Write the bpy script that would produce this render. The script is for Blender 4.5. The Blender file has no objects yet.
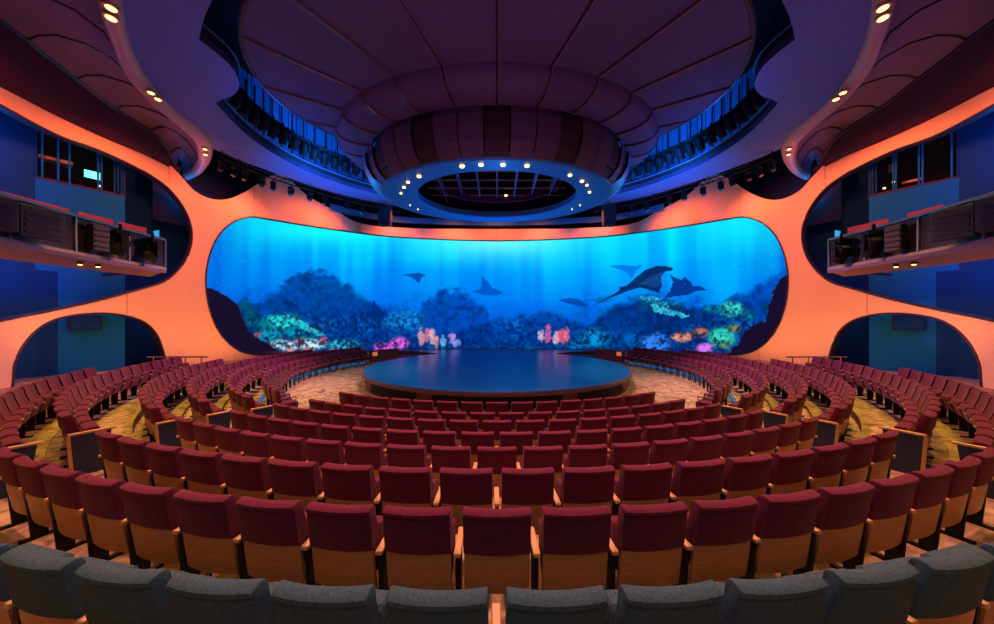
import bpy, math, random
import numpy as np
from mathutils import Vector, Matrix
from mathutils.geometry import delaunay_2d_cdt
random.seed(7)
PI = math.pi
scn = bpy.context.scene
COL = scn.collection

# ---------------------------------------------------------------- camera, world, exposure, lights
EYE = 2.68            # camera height above the stage-side floor
FPX = 317.0           # focal length in pixels of the 994 px wide frame
HY = 320.0            # row of the horizon
cam_d = bpy.data.cameras.new('camera')
cam_d.sensor_width = 36.0
cam_d.lens = FPX / 994.0 * 36.0
cam_d.shift_y = (HY - 312.0) / 994.0
cam_d.clip_start = 0.05
cam = bpy.data.objects.new('camera', cam_d)
cam.location = (0, 0, EYE)
cam.rotation_euler = (PI / 2, 0, 0)
COL.objects.link(cam)
scn.camera = cam

w = bpy.data.worlds.new('world')
scn.world = w
w.use_nodes = True
w.node_tree.nodes['Background'].inputs[0].default_value = (0.22, 0.20, 0.34, 1)
w.node_tree.nodes['Background'].inputs[1].default_value = 0.05

vs = scn.view_settings
vs.view_transform = 'Standard'
vs.look = 'None'
vs.gamma = 1.0
vs.use_curve_mapping = False
vs.exposure = 0.0
scn.cycles.use_denoising = True
scn.cycles.max_bounces = 5
scn.cycles.diffuse_bounces = 3
scn.cycles.glossy_bounces = 3
scn.cycles.sample_clamp_indirect = 4.0


def aim(o, target):
    d = Vector(target) - o.location
    o.rotation_euler = d.to_track_quat('-Z', 'Y').to_euler()


def light(name, kind, loc, target, color, power, size=0.3, size_y=None, angle=90, blend=0.6):
    l = bpy.data.lights.new(name, kind)
    l.color = color
    l.energy = power
    if kind == 'AREA':
        l.size = size
        if size_y:
            l.shape = 'RECTANGLE'
            l.size_y = size_y
    else:
        l.shadow_soft_size = size
    if kind == 'SPOT':
        l.spot_size = math.radians(angle)
        l.spot_blend = blend
    o = bpy.data.objects.new(name, l)
    o.location = loc
    COL.objects.link(o)
    if target is not None:
        aim(o, target)
    return o


CORAL = (1.0, 0.16, 0.05)
ORANGE = (1.0, 0.34, 0.10)
WARM = (1.0, 0.55, 0.09)
BLUE = (0.02, 0.22, 1.0)
VIOLET = (0.45, 0.16, 0.85)
CY = 15.11            # depth of the centre of the round stage and of every seat row
for sx in (-1, 1):
    # wall washers hidden on the ceiling edge (coral) and behind the last rows (orange)
    for (x, y, tx, ty, p) in ((12.2, 8.4, 14.8, 9.0, 430), (13.0, 12.5, 15.7, 12.6, 340),
                              (12.0, 16.0, 14.8, 16.2, 330), (9.6, 18.6, 12.2, 19.6, 280),
                              (6.4, 20.2, 7.4, 22.2, 260), (2.8, 21.2, 3.2, 23.4, 260)):
        light('wall_washer', 'SPOT', (sx * x, y, 9.6), (sx * tx, ty, 7.2), CORAL, p * 1.9, 0.25, angle=125, blend=0.8)
    for (x, y, tx, ty, p) in ((12.9, 7.2, 15.3, 9.5, 75), (13.2, 11.2, 15.7, 12.6, 170),
                              (11.8, 15.2, 15.0, 16.4, 190), (10.6, 18.2, 12.4, 19.4, 150)):
        light('floor_washer', 'SPOT', (sx * x, y, 1.1), (sx * tx, ty, 4.0), ORANGE, p * 1.45, 0.25, angle=130, blend=0.8)
    # warm downlights over the aisles
    for (x, y, z, tx, ty, p) in ((9.8, 8.2, 9.9, 8.4, 7.5, 900), (11.0, 10.2, 9.9, 8.2, 10.5, 900),
                                 (9.5, 6.0, 9.9, 6.0, 5.5, 700), (12.0, 13.4, 9.9, 8.8, 15.0, 600)):
        light('aisle_downlight', 'SPOT', (sx * x, y, z), (sx * tx, ty, 0), WARM, p * 1.7, 0.12, angle=62, blend=0.7)
    # blue and violet colour wash on the ceiling
    light('ceiling_wash_blue', 'SPOT', (sx * 7.8, 15.6, 4.6), (sx * 8.6, 16.8, 10), BLUE, 2300, 0.4, angle=74, blend=1.0)
    light('ceiling_wash_blue', 'SPOT', (sx * 4.2, 18.2, 4.8), (sx * 4.6, 19.2, 10), BLUE, 1500, 0.4, angle=58, blend=1.0)
    light('pendant_side_blue', 'SPOT', (sx * 8.2, 14.6, 7.4), (sx * 4.8, 13.4, 8.2), BLUE, 260, 0.2, angle=60, blend=0.8)
    light('disc_wash_blue', 'SPOT', (sx * 8.5, 12.5, 7.6), (sx * 6.5, 12.0, 11), (0.05, 0.12, 1.0), 260, 0.3, angle=120, blend=1.0)
    light('ceiling_wash_violet', 'SPOT', (sx * 9.0, 7.0, 1.8), (sx * 8.0, 8.5, 10), (0.30, 0.12, 0.8), 230, 0.4, angle=85, blend=1.0)
    light('alcove_light_blue', 'POINT', (sx * 16.6, 10.0, 8.6), None, (0.01, 0.24, 1.0), 105, 0.3)
    light('alcove_light_blue', 'POINT', (sx * 16.0, 16.4, 9.0), None, (0.01, 0.22, 1.0), 90, 0.3)
    light('alcove_light_low', 'POINT', (sx * 16.4, 11.0, 4.3), None, (0.01, 0.22, 1.0), 60, 0.3)
    light('alcove_light_low', 'POINT', (sx * 15.9, 16.2, 3.6), None, (0.01, 0.22, 1.0), 30, 0.3)
    light('trough_light', 'AREA', (sx * 8.3, 15.3, 11.3), (sx * 9.3, 16.7, 11.5), BLUE, 150, 0.3, 3.5)
    light('trough_light', 'AREA', (sx * 5.1, 18.3, 11.3), (sx * 6.0, 19.8, 11.5), BLUE, 150, 0.3, 3.5)
    light('trough_light', 'POINT', (sx * 10.0, 9.4, 11.6), None, BLUE, 60, 0.1)
    light('front_floor_light', 'SPOT', (sx * 3.0, 12.6, 7.5), (sx * 7.0, 13.2, 0), (1.0, 0.55, 0.32), 1100, 0.2, angle=70, blend=0.9)
    light('side_seat_warm', 'SPOT', (sx * 4.0, 13.2, 7.4), (sx * 10.0, 10.8, 0.6), (1.0, 0.38, 0.28), 3100, 0.2, angle=75, blend=0.9)
    light('side_seat_violet', 'SPOT', (sx * 5.0, 14.0, 7.6), (sx * 9.5, 11.5, 0.6), (0.35, 0.12, 1.0), 900, 0.3, angle=75, blend=0.9)
light('wall_washer', 'SPOT', (0, 21.4, 9.2), (0, 23.4, 8.6), CORAL, 300, 0.25, angle=125, blend=0.8)
for sx in (-1, 1):
    light('lip_bounce_fill', 'SPOT', (sx * 13.6, 13.4, 7.0), (sx * 12.6, 14.2, 9.8), CORAL, 170, 0.2, angle=60, blend=1.0)  # added spot standing in for coral bounce from the wall onto the lip
light('pendant_blue', 'SPOT', (0, 17.0, 3.6), (0, 13.3, 8.0), BLUE, 750, 0.4, angle=100, blend=1.0)
light('pendant_violet', 'SPOT', (0, 4.5, 4.4), (0, 10.5, 10.5), (0.55, 0.12, 0.45), 420, 0.5, angle=120, blend=1.0)
for x in (-4.0, 0.0, 4.0):
    light('house_light', 'SPOT', (x, 7.2, 9.4), (x * 1.1, 4.6, 0.5), (1.0, 0.36, 0.26), 3300, 0.25, angle=75, blend=0.8)
    light('rear_warm_fill', 'SPOT', (x * 1.2, 1.6, 7.5), (x * 1.1, 2.2, 0.8), (1.0, 0.36, 0.08), 300, 0.2, angle=95, blend=0.8)  # unseen warm fill added from above for the seat backs
light('front_seat_light', 'SPOT', (0, -1.5, 7.0), (0, 1.8, 1.2), (0.62, 0.82, 1.0), 190, 0.6, angle=85, blend=1.0)  # unseen cool fill from behind the camera for the grey seats
for x in (-4.6, 4.6):
    light('back_fill', 'SPOT', (x, -2.4, 4.6), (x * 0.8, 3.4, 0.8), (1.0, 0.36, 0.08), 150, 0.4, angle=95, blend=0.9)


# ---------------------------------------------------------------- materials
def srgb(r, g, b):
    f = lambda c: (c / 255 / 12.92) if c / 255 <= 0.04045 else ((c / 255 + 0.055) / 1.055) ** 2.4
    return (f(r), f(g), f(b), 1)


def mat(name, col, rough=0.6, metal=0.0, noise=None, bump=0.0, emit=None, estr=0.0, spec=0.5, noise_mix=0.25, coat=0.0):
    m = bpy.data.materials.new(name)
    m.use_nodes = True
    nt = m.node_tree
    b = nt.nodes['Principled BSDF']
    if len(col) == 3:
        col = (*col, 1)
    b.inputs['Base Color'].default_value = col
    b.inputs['Roughness'].default_value = rough
    b.inputs['Metallic'].default_value = metal
    b.inputs['Specular IOR Level'].default_value = spec
    b.inputs['Coat Weight'].default_value = coat
    if emit:
        b.inputs['Emission Color'].default_value = (*emit[:3], 1)
        b.inputs['Emission Strength'].default_value = estr
    if noise:
        tc = nt.nodes.new('ShaderNodeTexCoord')
        n = nt.nodes.new('ShaderNodeTexNoise')
        n.inputs['Scale'].default_value = noise
        n.inputs['Detail'].default_value = 4
        nt.links.new(tc.outputs['Object'], n.inputs['Vector'])
        r = nt.nodes.new('ShaderNodeValToRGB')
        r.color_ramp.elements[0].position = 0.3
        r.color_ramp.elements[1].position = 0.7
        r.color_ramp.elements[0].color = tuple(c * (1 - noise_mix) for c in col[:3]) + (1,)
        r.color_ramp.elements[1].color = tuple(min(1, c * (1 + noise_mix)) for c in col[:3]) + (1,)
        nt.links.new(n.outputs['Fac'], r.inputs['Fac'])
        nt.links.new(r.outputs['Color'], b.inputs['Base Color'])
        if bump:
            bp = nt.nodes.new('ShaderNodeBump')
            bp.inputs['Strength'].default_value = bump
            bp.inputs['Distance'].default_value = 0.01
            nt.links.new(n.outputs['Fac'], bp.inputs['Height'])
            nt.links.new(bp.outputs['Normal'], b.inputs['Normal'])
    return m


def wood_mat(name, c1, c2, scale=9):
    m = bpy.data.materials.new(name)
    m.use_nodes = True
    nt = m.node_tree
    b = nt.nodes['Principled BSDF']
    tc = nt.nodes.new('ShaderNodeTexCoord')
    mp = nt.nodes.new('ShaderNodeMapping')
    mp.inputs['Scale'].default_value = (1, 1, 6)
    wv = nt.nodes.new('ShaderNodeTexNoise')
    wv.inputs['Scale'].default_value = scale
    wv.inputs['Detail'].default_value = 5
    wv.inputs['Distortion'].default_value = 0.6
    r = nt.nodes.new('ShaderNodeValToRGB')
    r.color_ramp.elements[0].position = 0.32
    r.color_ramp.elements[1].position = 0.68
    r.color_ramp.elements[0].color = c1
    r.color_ramp.elements[1].color = c2
    nt.links.new(tc.outputs['Object'], mp.inputs['Vector'])
    nt.links.new(mp.outputs['Vector'], wv.inputs['Vector'])
    nt.links.new(wv.outputs['Fac'], r.inputs['Fac'])
    nt.links.new(r.outputs['Color'], b.inputs['Base Color'])
    b.inputs['Roughness'].default_value = 0.4
    return m


def carpet_mat():
    m = bpy.data.materials.new('carpet')
    m.use_nodes = True
    nt = m.node_tree
    b = nt.nodes['Principled BSDF']
    b.inputs['Roughness'].default_value = 0.95
    b.inputs['Specular IOR Level'].default_value = 0.1
    tc = nt.nodes.new('ShaderNodeTexCoord')
    n = nt.nodes.new('ShaderNodeTexNoise')
    n.inputs['Scale'].default_value = 3.2
    n.inputs['Detail'].default_value = 6
    n.inputs['Distortion'].default_value = 1.6
    r = nt.nodes.new('ShaderNodeValToRGB')
    e = r.color_ramp.elements
    e[0].position = 0.32
    e[0].color = (0.15, 0.105, 0.07, 1)
    e[1].position = 0.52
    e[1].color = (0.42, 0.31, 0.19, 1)
    e2 = r.color_ramp.elements.new(0.68)
    e2.color = (0.52, 0.40, 0.26, 1)
    v = nt.nodes.new('ShaderNodeTexVoronoi')
    v.inputs['Scale'].default_value = 2.6
    v.feature = 'DISTANCE_TO_EDGE'
    r2 = nt.nodes.new('ShaderNodeValToRGB')
    r2.color_ramp.elements[0].position = 0.02
    r2.color_ramp.elements[0].color = (0.45, 0.4, 0.35, 1)
    r2.color_ramp.elements[1].position = 0.12
    r2.color_ramp.elements[1].color = (1, 1, 1, 1)
    mx = nt.nodes.new('ShaderNodeMix')
    mx.data_type = 'RGBA'
    mx.blend_type = 'MULTIPLY'
    mx.inputs[0].default_value = 0.3
    nt.links.new(tc.outputs['Object'], n.inputs['Vector'])
    nt.links.new(tc.outputs['Object'], v.inputs['Vector'])
    nt.links.new(n.outputs['Fac'], r.inputs['Fac'])
    nt.links.new(v.outputs['Distance'], r2.inputs['Fac'])
    nt.links.new(r.outputs['Color'], mx.inputs[6])
    nt.links.new(r2.outputs['Color'], mx.inputs[7])
    nt.links.new(mx.outputs[2], b.inputs['Base Color'])
    return m


M = dict(
    maroon=mat('maroon_velvet', (0.105, 0.009, 0.042), 0.85, noise=40, bump=0.08, spec=0.2),
    grey=mat('grey_upholstery', (0.045, 0.105, 0.145), 0.9, noise=60, bump=0.25, spec=0.2),
    wood=wood_mat('seat_wood', (0.38, 0.17, 0.06, 1), (0.50, 0.24, 0.09, 1)),
    arm=wood_mat('armrest_wood', (0.55, 0.33, 0.13, 1), (0.68, 0.43, 0.19, 1)),
    black=mat('black_metal', (0.010, 0.010, 0.012), 0.6, spec=0.2),
    navy=mat('navy_panel', (0.015, 0.035, 0.10), 0.6, noise=20),
    carpet=carpet_mat(),
    wall=mat('wall_plaster', (0.90, 0.60, 0.36), 0.7, noise=0.4, noise_mix=0.04),
    rim=mat('dark_rim', (0.03, 0.02, 0.04), 0.6),
    seam=mat('seam_dark', (0.35, 0.18, 0.15), 0.7),
    stage=mat('stage_floor', (0.008, 0.15, 0.42), 0.28, noise=1.2, noise_mix=0.1, spec=0.5),
    stage_trim=mat('stage_trim', (0.10, 0.06, 0.11), 0.35),
    stage_side=mat('stage_side', (0.12, 0.05, 0.05), 0.5, noise=5),
    ceil=mat('ceiling_fabric', (0.075, 0.07, 0.16), 0.75, noise=0.5, noise_mix=0.12),
    soffit=mat('soffit_paint', (0.11, 0.16, 0.44), 0.6, noise=0.4, noise_mix=0.05),
    slope=mat('slope_fabric', (0.055, 0.022, 0.045), 0.9, spec=0.1),
    lobe=mat('cove_fabric', (0.22, 0.12, 0.17), 0.8, noise=1, noise_mix=0.1),
    lip=mat('lip_paint', (0.62, 0.33, 0.26), 0.5),
    bowl=mat('bowl_panel', (0.085, 0.07, 0.12), 0.6),
    slot=mat('bowl_slot', (0.035, 0.02, 0.03), 0.6),
    ringm=mat('ring_paint', (0.02, 0.26, 0.62), 0.45),
    rib=mat('rib_dark', (0.03, 0.02, 0.03), 0.3),
    rib2=mat('rib_highlight', (0.28, 0.16, 0.2), 0.4),
    dark=mat('dark_void', (0.006, 0.006, 0.010), 0.9),
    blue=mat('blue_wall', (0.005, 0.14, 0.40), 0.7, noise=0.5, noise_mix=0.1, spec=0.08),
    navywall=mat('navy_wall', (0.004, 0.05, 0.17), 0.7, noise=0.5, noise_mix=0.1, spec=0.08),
    plum=mat('plum_wall', (0.06, 0.035, 0.075), 0.7, spec=0.1),
    trough=mat('trough_panel', (0.05, 0.26, 0.55), 0.5),
    steel=mat('steel', (0.16, 0.20, 0.30), 0.4, metal=0.5),
    railm=mat('rail_metal', (0.20, 0.12, 0.11), 0.35, metal=0.4),
    gloss=mat('dark_gloss', (0.022, 0.015, 0.022), 0.45),
    deck=mat('deck_paint', (0.30, 0.20, 0.28), 0.4),
    redp=mat('red_panel', (0.75, 0.06, 0.05), 0.4, emit=(1.0, 0.05, 0.03), estr=0.22),  # glow stands in for red reflected in the railing glass
    cyanp=mat('cyan_panel', (0.0, 0.3, 0.8), 0.4, emit=(0.02, 0.45, 1.0), estr=0.8),
    lamp=mat('lamp_glow', (1, 0.8, 0.4), 0.5, emit=(1.0, 0.47, 0.11), estr=6.0),
    lampdim=mat('lamp_glow_small', (1, 0.8, 0.5), 0.5, emit=(1.0, 0.55, 0.2), estr=3.0),
    bluelamp=mat('led_blue', (0, 0.3, 1), 0.5, emit=(0.0, 0.28, 1.0), estr=0.32),
    sign=mat('sign_glow', (0.1, 0.8, 0.8), 0.5, emit=(0.12, 0.75, 0.72), estr=2.2),
    glint=mat('lens_glass', (0.35, 0.3, 0.22), 0.15, metal=0.6),
    lowwall=wood_mat('low_wall_wood', (0.16, 0.06, 0.04, 1), (0.24, 0.10, 0.07, 1)),
    stepsign=mat('step_sign', (0.9, 0.4, 0.15), 0.5, emit=(1.0, 0.25, 0.06), estr=0.5),
)


def glass_mat():
    m = bpy.data.materials.new('window_glass')
    m.use_nodes = True
    b = m.node_tree.nodes['Principled BSDF']
    b.inputs['Base Color'].default_value = (0.02, 0.03, 0.05, 1)
    b.inputs['Roughness'].default_value = 0.05
    b.inputs['Alpha'].default_value = 0.04
    b.inputs['Specular IOR Level'].default_value = 0.1
    return m


M['glass'] = glass_mat()
M['maroon'].node_tree.nodes['Principled BSDF'].inputs['Sheen Weight'].default_value = 0.16
M['maroon'].node_tree.nodes['Principled BSDF'].inputs['Sheen Tint'].default_value = (1.0, 0.55, 0.5, 1)


# ---------------------------------------------------------------- mesh helpers
class MB:
    def __init__(self):
        self.v, self.f, self.mi = [], [], []

    def add(self, vs_, fs, mi=0, mx=None):
        o = len(self.v)
        for p in vs_:
            p = Vector(p)
            if mx is not None:
                p = mx @ p
            self.v.append(tuple(p))
        for f in fs:
            self.f.append([i + o for i in f])
            self.mi.append(mi)

    def box(self, c, s, mi=0, mx=None, taper=1.0):
        x, y, z = s[0] / 2, s[1] / 2, s[2] / 2
        P = []
        for dz, t in ((-z, taper), (z, 1.0)):
            P += [(c[0] - x * t, c[1] - y * t, c[2] + dz), (c[0] + x * t, c[1] - y * t, c[2] + dz),
                  (c[0] + x * t, c[1] + y * t, c[2] + dz), (c[0] - x * t, c[1] + y * t, c[2] + dz)]
        self.add(P, [(3, 2, 1, 0), (4, 5, 6, 7), (0, 1, 5, 4), (1, 2, 6, 5), (2, 3, 7, 6), (3, 0, 4, 7)], mi, mx)

    def grid(self, rows, mi=0, close_u=False, close_v=False, mfun=None):
        n, m_ = len(rows), len(rows[0])
        o = len(self.v)
        for r in rows:
            self.v += [tuple(p) for p in r]
        for i in range(n if close_v else n - 1):
            for j in range(m_ if close_u else m_ - 1):
                a = o + i * m_ + j
                b = o + i * m_ + (j + 1) % m_
                c = o + ((i + 1) % n) * m_ + (j + 1) % m_
                d = o + ((i + 1) % n) * m_ + j
                self.f.append([a, b, c, d])
                self.mi.append(mfun(i, j) if mfun else mi)

    def tube(self, pts, r, n=8, mi=0, caps=True, close=False):
        pts = [Vector(p) for p in pts]
        rows = []
        for i, p in enumerate(pts):
            a = pts[i - 1] if (i > 0 or close) else p
            b = pts[(i + 1) % len(pts)] if (i < len(pts) - 1 or close) else p
            d = (b - a).normalized()
            up = Vector((0, 0, 1)) if abs(d.z) < 0.95 else Vector((1, 0, 0))
            u = d.cross(up).normalized()
            v_ = u.cross(d)
            rr = r[i] if isinstance(r, (list, tuple)) else r
            rows.append([p + (u * math.cos(2 * PI * k / n) + v_ * math.sin(2 * PI * k / n)) * rr for k in range(n)])
        o = len(self.v)
        self.grid(rows, mi, close_u=True, close_v=close)
        if caps and not close:
            self.f.append([o + k for k in range(n)][::-1])
            self.mi.append(mi)
            e = o + (len(pts) - 1) * n
            self.f.append([e + k for k in range(n)])
            self.mi.append(mi)

    def build(self, name, mats, parent=None, smooth=False, bevel=0.0, loc=None, rotz=None):
        me = bpy.data.meshes.new(name)
        me.from_pydata(self.v, [], self.f)
        if not isinstance(mats, (list, tuple)):
            mats = [mats]
        for m_ in mats:
            me.materials.append(m_)
        me.polygons.foreach_set('material_index', self.mi)
        me.update()
        import bmesh
        bm = bmesh.new()
        bm.from_mesh(me)
        bmesh.ops.recalc_face_normals(bm, faces=bm.faces)
        if bevel:
            bmesh.ops.bevel(bm, geom=[e for e in bm.edges if e.is_manifold and e.calc_face_angle(0) > 0.6],
                            offset=bevel, segments=2, affect='EDGES', profile=0.5)
        bm.edges.ensure_lookup_table()
        sharp = [e.is_manifold and e.calc_face_angle(0) > 0.75 for e in bm.edges]
        bm.to_mesh(me)
        bm.free()
        if smooth:
            for p in me.polygons:
                p.use_smooth = True
            me.edges.foreach_set('use_edge_sharp', sharp)
        o = bpy.data.objects.new(name, me)
        COL.objects.link(o)
        if parent is not None:
            o.parent = parent
        if loc is not None:
            o.location = loc
        if rotz is not None:
            o.rotation_euler = (0, 0, rotz)
        return o


def tag(o, label=None, cat=None, group=None, kind=None):
    for k, v in (('label', label), ('category', cat), ('group', group), ('kind', kind)):
        if v:
            o[k] = v
    return o


def empty(name, loc=(0, 0, 0), rz=0, label=None, cat=None, group=None):
    o = bpy.data.objects.new(name, None)
    o.location = loc
    o.rotation_euler = (0, 0, rz)
    COL.objects.link(o)
    return tag(o, label, cat, group)


def copy_tree(o, parent=None, skip=()):
    c = o.copy()
    COL.objects.link(c)
    c.parent = parent
    for ch in list(o.children):
        if ch.name.split('.')[0] not in skip:
            copy_tree(ch, c, skip)
    return c


def struct(o):
    o['kind'] = 'structure'
    return o


def at_z(px, py, zr):
    """point on the horizontal plane zr above the eye seen in direction (px, py)"""
    d = FPX * zr / (HY - py)
    return Vector(((px - 497) / FPX * d, d, EYE + zr))


def at_d(px, py, d):
    return Vector(((px - 497) / FPX * d, d, EYE + (HY - py) / FPX * d))


def catmull(P, n=6, close=False):
    P = [Vector(p) for p in P]
    out = []
    N = len(P)
    for i in range(N if close else N - 1):
        p0 = P[(i - 1) % N] if (close or i > 0) else P[0]
        p1, p2 = P[i], P[(i + 1) % N]
        p3 = P[(i + 2) % N] if (close or i + 2 < N) else P[-1]
        for k in range(n):
            t = k / n
            out.append(0.5 * ((2 * p1) + (p2 - p0) * t + (2 * p0 - 5 * p1 + 4 * p2 - p3) * t * t + (3 * p1 - p0 - 3 * p2 + p3) * t ** 3))
    if not close:
        out.append(P[-1].copy())
    return out


# ---------------------------------------------------------------- plan of the big curved wall
WA, WB, WC = 15.8, 11.4, 12.0


def wall_plan():
    pts = []
    y1 = 8.2
    a0 = math.asin((y1 - WC) / WB)
    x1 = WA * math.cos(a0)
    sl = 0.49
    for k in range(12):
        y = -3 + (y1 + 3) * k / 12
        pts.append((-(x1 - sl * (y1 - y)), y))
    n = 140
    for k in range(n + 1):
        a = a0 + (PI - 2 * a0) * k / n
        pts.append((-WA * math.cos(a), WC + WB * math.sin(a)))
    for k in range(11, -1, -1):
        y = -3 + (y1 + 3) * k / 12
        pts.append(((x1 - sl * (y1 - y)), y))
    return [Vector(p) for p in pts]


WP = wall_plan()
WS = [0.0]
for i in range(1, len(WP)):
    WS.append(WS[-1] + (WP[i] - WP[i - 1]).length)
STOT = WS[-1]
WSa = np.array(WS)


def wpos(s, off=0.0):
    s = min(max(s, 0), STOT)
    i = min(max(int(np.searchsorted(WSa, s)) - 1, 0), len(WP) - 2)
    t = (s - WS[i]) / (WS[i + 1] - WS[i])
    p = WP[i].lerp(WP[i + 1], t)
    if off:
        d0 = (WP[min(i + 1, len(WP) - 1)] - WP[max(i - 1, 0)]).normalized()
        d1 = (WP[min(i + 2, len(WP) - 1)] - WP[i]).normalized()
        d = d0.lerp(d1, t).normalized()
        p = p + Vector((-d.y, d.x)) * off      # left of travel = outward
    return p


def whit(px, py):
    dx = (px - 497) / FPX
    for i in range(len(WP) - 1):
        a, b = WP[i], WP[i + 1]
        fa = a.x - dx * a.y
        fb = b.x - dx * b.y
        if fa <= 0 < fb or fb <= 0 < fa:
            t = fa / (fa - fb)
            p = a.lerp(b, t)
            if p.y > 0.5:
                return Vector((WS[i] + t * (WS[i + 1] - WS[i]), EYE + (HY - py) / FPX * p.y))
    raise ValueError((px, py))


def inside(p, poly):
    c = False
    j = len(poly) - 1
    for i in range(len(poly)):
        if (poly[i][1] > p[1]) != (poly[j][1] > p[1]) and \
           p[0] < (poly[j][0] - poly[i][0]) * (p[1] - poly[i][1]) / (poly[j][1] - poly[i][1]) + poly[i][0]:
            c = not c
        j = i
    return c


def sheet(outer, holes, step, front, back, mats, name, smooth=False):
    """flat 2D region with holes, mapped to 3D by front()/back(); rims joined"""
    loops = [outer] + holes
    V, Ed, L = [], [], []
    for lp in loops:
        o = len(V)
        V += [Vector((p[0], p[1])) for p in lp]
        Ed += [(o + k, o + (k + 1) % len(lp)) for k in range(len(lp))]
    xs = [p[0] for p in outer]
    ys = [p[1] for p in outer]
    x = min(xs) + step / 2
    while x < max(xs):
        y = min(ys) + step / 2
        while y < max(ys):
            if inside((x, y), outer) and not any(inside((x, y), h) for h in holes):
                V.append(Vector((x, y)))
            y += step
        x += step
    r = delaunay_2d_cdt(V, Ed, [], 0, 1e-4)
    ov, oe, of, orig_v = r[0], r[1], r[2], r[3]
    faces = []
    for f in of:
        c = (sum(ov[i][0] for i in f) / len(f), sum(ov[i][1] for i in f) / len(f))
        if inside(c, outer) and not any(inside(c, h) for h in holes):
            faces.append(list(f))
    mb = MB()
    mb.v = [tuple(front(p)) for p in ov] + [tuple(back(p)) for p in ov]
    n = len(ov)
    cnt = {}
    for f in faces:
        mb.f.append(f)
        mb.mi.append(0)
        mb.f.append([i + n for i in f[::-1]])
        mb.mi.append(1)
        for a, b in zip(f, f[1:] + f[:1]):
            cnt[(a, b)] = 1
    for (a, b) in list(cnt):
        if (b, a) not in cnt:
            mb.f.append([b, a, a + n, b + n])
            mb.mi.append(1)
    return mb.build(name, mats)


def mirror_px(P):
    return [(994 - x, y) for x, y in P][::-1]


# ---------------------------------------------------------------- the curved wall with its openings
def cm2(P, n=4, close=False):
    return [(p.x, p.y) for p in catmull([Vector((a, b)) for a, b in P], n, close)]


top_l = cm2([(-30, 73), (0, 87), (68, 121), (103, 137), (140, 148), (158, 157), (169, 164), (181, 176), (195, 191), (212, 199), (228, 199), (245, 192),
             (262, 181), (275, 174), (290, 180), (304, 193), (320, 203), (340, 213), (354, 221), (376, 226), (420, 228.3), (460, 228.8), (497, 229)])
top_sz = [whit(*p) for p in top_l]
top_sz += [Vector((STOT - p.x, p.y)) for p in top_sz[::-1][1:]]
ztop = 7.3 + EYE
outer_w = [(0.0, 0.0), ] + [(0.0, ztop), (2, ztop), (4, ztop), (6, ztop)]
outer_w += [(p.x, p.y) for p in top_sz]
outer_w += [(STOT - 6, ztop), (STOT - 4, ztop), (STOT - 2, ztop), (STOT, ztop), (STOT, 0.0)]
outer_w += [(STOT * k / 40, 0.0) for k in range(39, 0, -1)]


def both(px_list, n=3):
    L = [whit(*p) for p in cm2(px_list, n, True)]
    L = [(p.x, p.y) for p in L]
    return L, [(STOT - a, b) for a, b in L][::-1]


scr_l = cm2([(497, 240.7), (450, 239.7), (388, 236.3), (340, 230.4), (300, 224.5), (270, 219.5), (254, 217), (243, 218.5), (231, 223.5),
             (219, 235), (211, 251), (206.5, 270), (206, 287), (208.5, 305), (214, 322), (222, 336), (232, 346), (242, 352), (256, 355)], 3)
scr = [whit(*p) for p in scr_l]
scr = [(p.x, p.y) for p in scr] + [(STOT / 2 - 13.2, 0.62), (STOT / 2 - 8, 0.60), (STOT / 2 - 4, 0.585)]
scr_full = scr + [(STOT - a, b) for a, b in scr[::-1][:-1]]
up_l, up_r = both([(-150, 30), (-70, 68), (0, 105), (35, 124), (64, 138), (96, 149), (122, 160.5), (138, 168.5), (150, 175), (168, 188), (182, 205), (190, 222),
                   (192, 238), (188, 255), (178, 270), (163, 282), (140, 289), (100, 300), (50, 311), (0, 321), (-70, 338), (-150, 350), (-165, 300), (-175, 200), (-170, 90)])
lo_l, lo_r = both([(13, 380), (15, 362), (24, 344), (38, 329), (57, 319), (85, 314), (115, 314), (140, 320), (155, 332), (163, 350), (165.5, 365), (165, 380), (160, 392), (100, 394), (40, 396), (14, 394)])
front_f = lambda p: (*wpos(p[0]), p[1])
back_f = lambda p: (*wpos(p[0], 0.35), p[1])
wall = sheet(outer_w, [scr_full, up_l, up_r, lo_l, lo_r], 0.45, front_f, back_f, [M['wall'], M['rim']], 'wall_curved')
struct(wall)
# thin panel seams on the wall
mb = MB()
for (xa, ya, yb) in ((254, 185, 217), (127, 291, 314), (169, 160, 180), (497, 229, 240), (235, 353, 362)):
    for q in (xa, 994 - xa):
        if xa == 497 and q != xa:
            continue
        if xa == 497 or True:
            a, b = whit(q, ya), whit(q, yb)
            p = wpos(a.x, -0.004)
            mb.tube([(p.x, p.y, a.y), (p.x, p.y, b.y)], 0.012, 4)
struct(mb.build('trim_1', M['seam']))
# edge beads round the openings
mb = MB()
for lp in (up_l, up_r, scr_full, lo_l, lo_r):
    mb.tube([(*wpos(a, -0.01), b) for a, b in lp], 0.035, 6, close=True)
struct(mb.build('trim_2', M['rim'], smooth=True))

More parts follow.
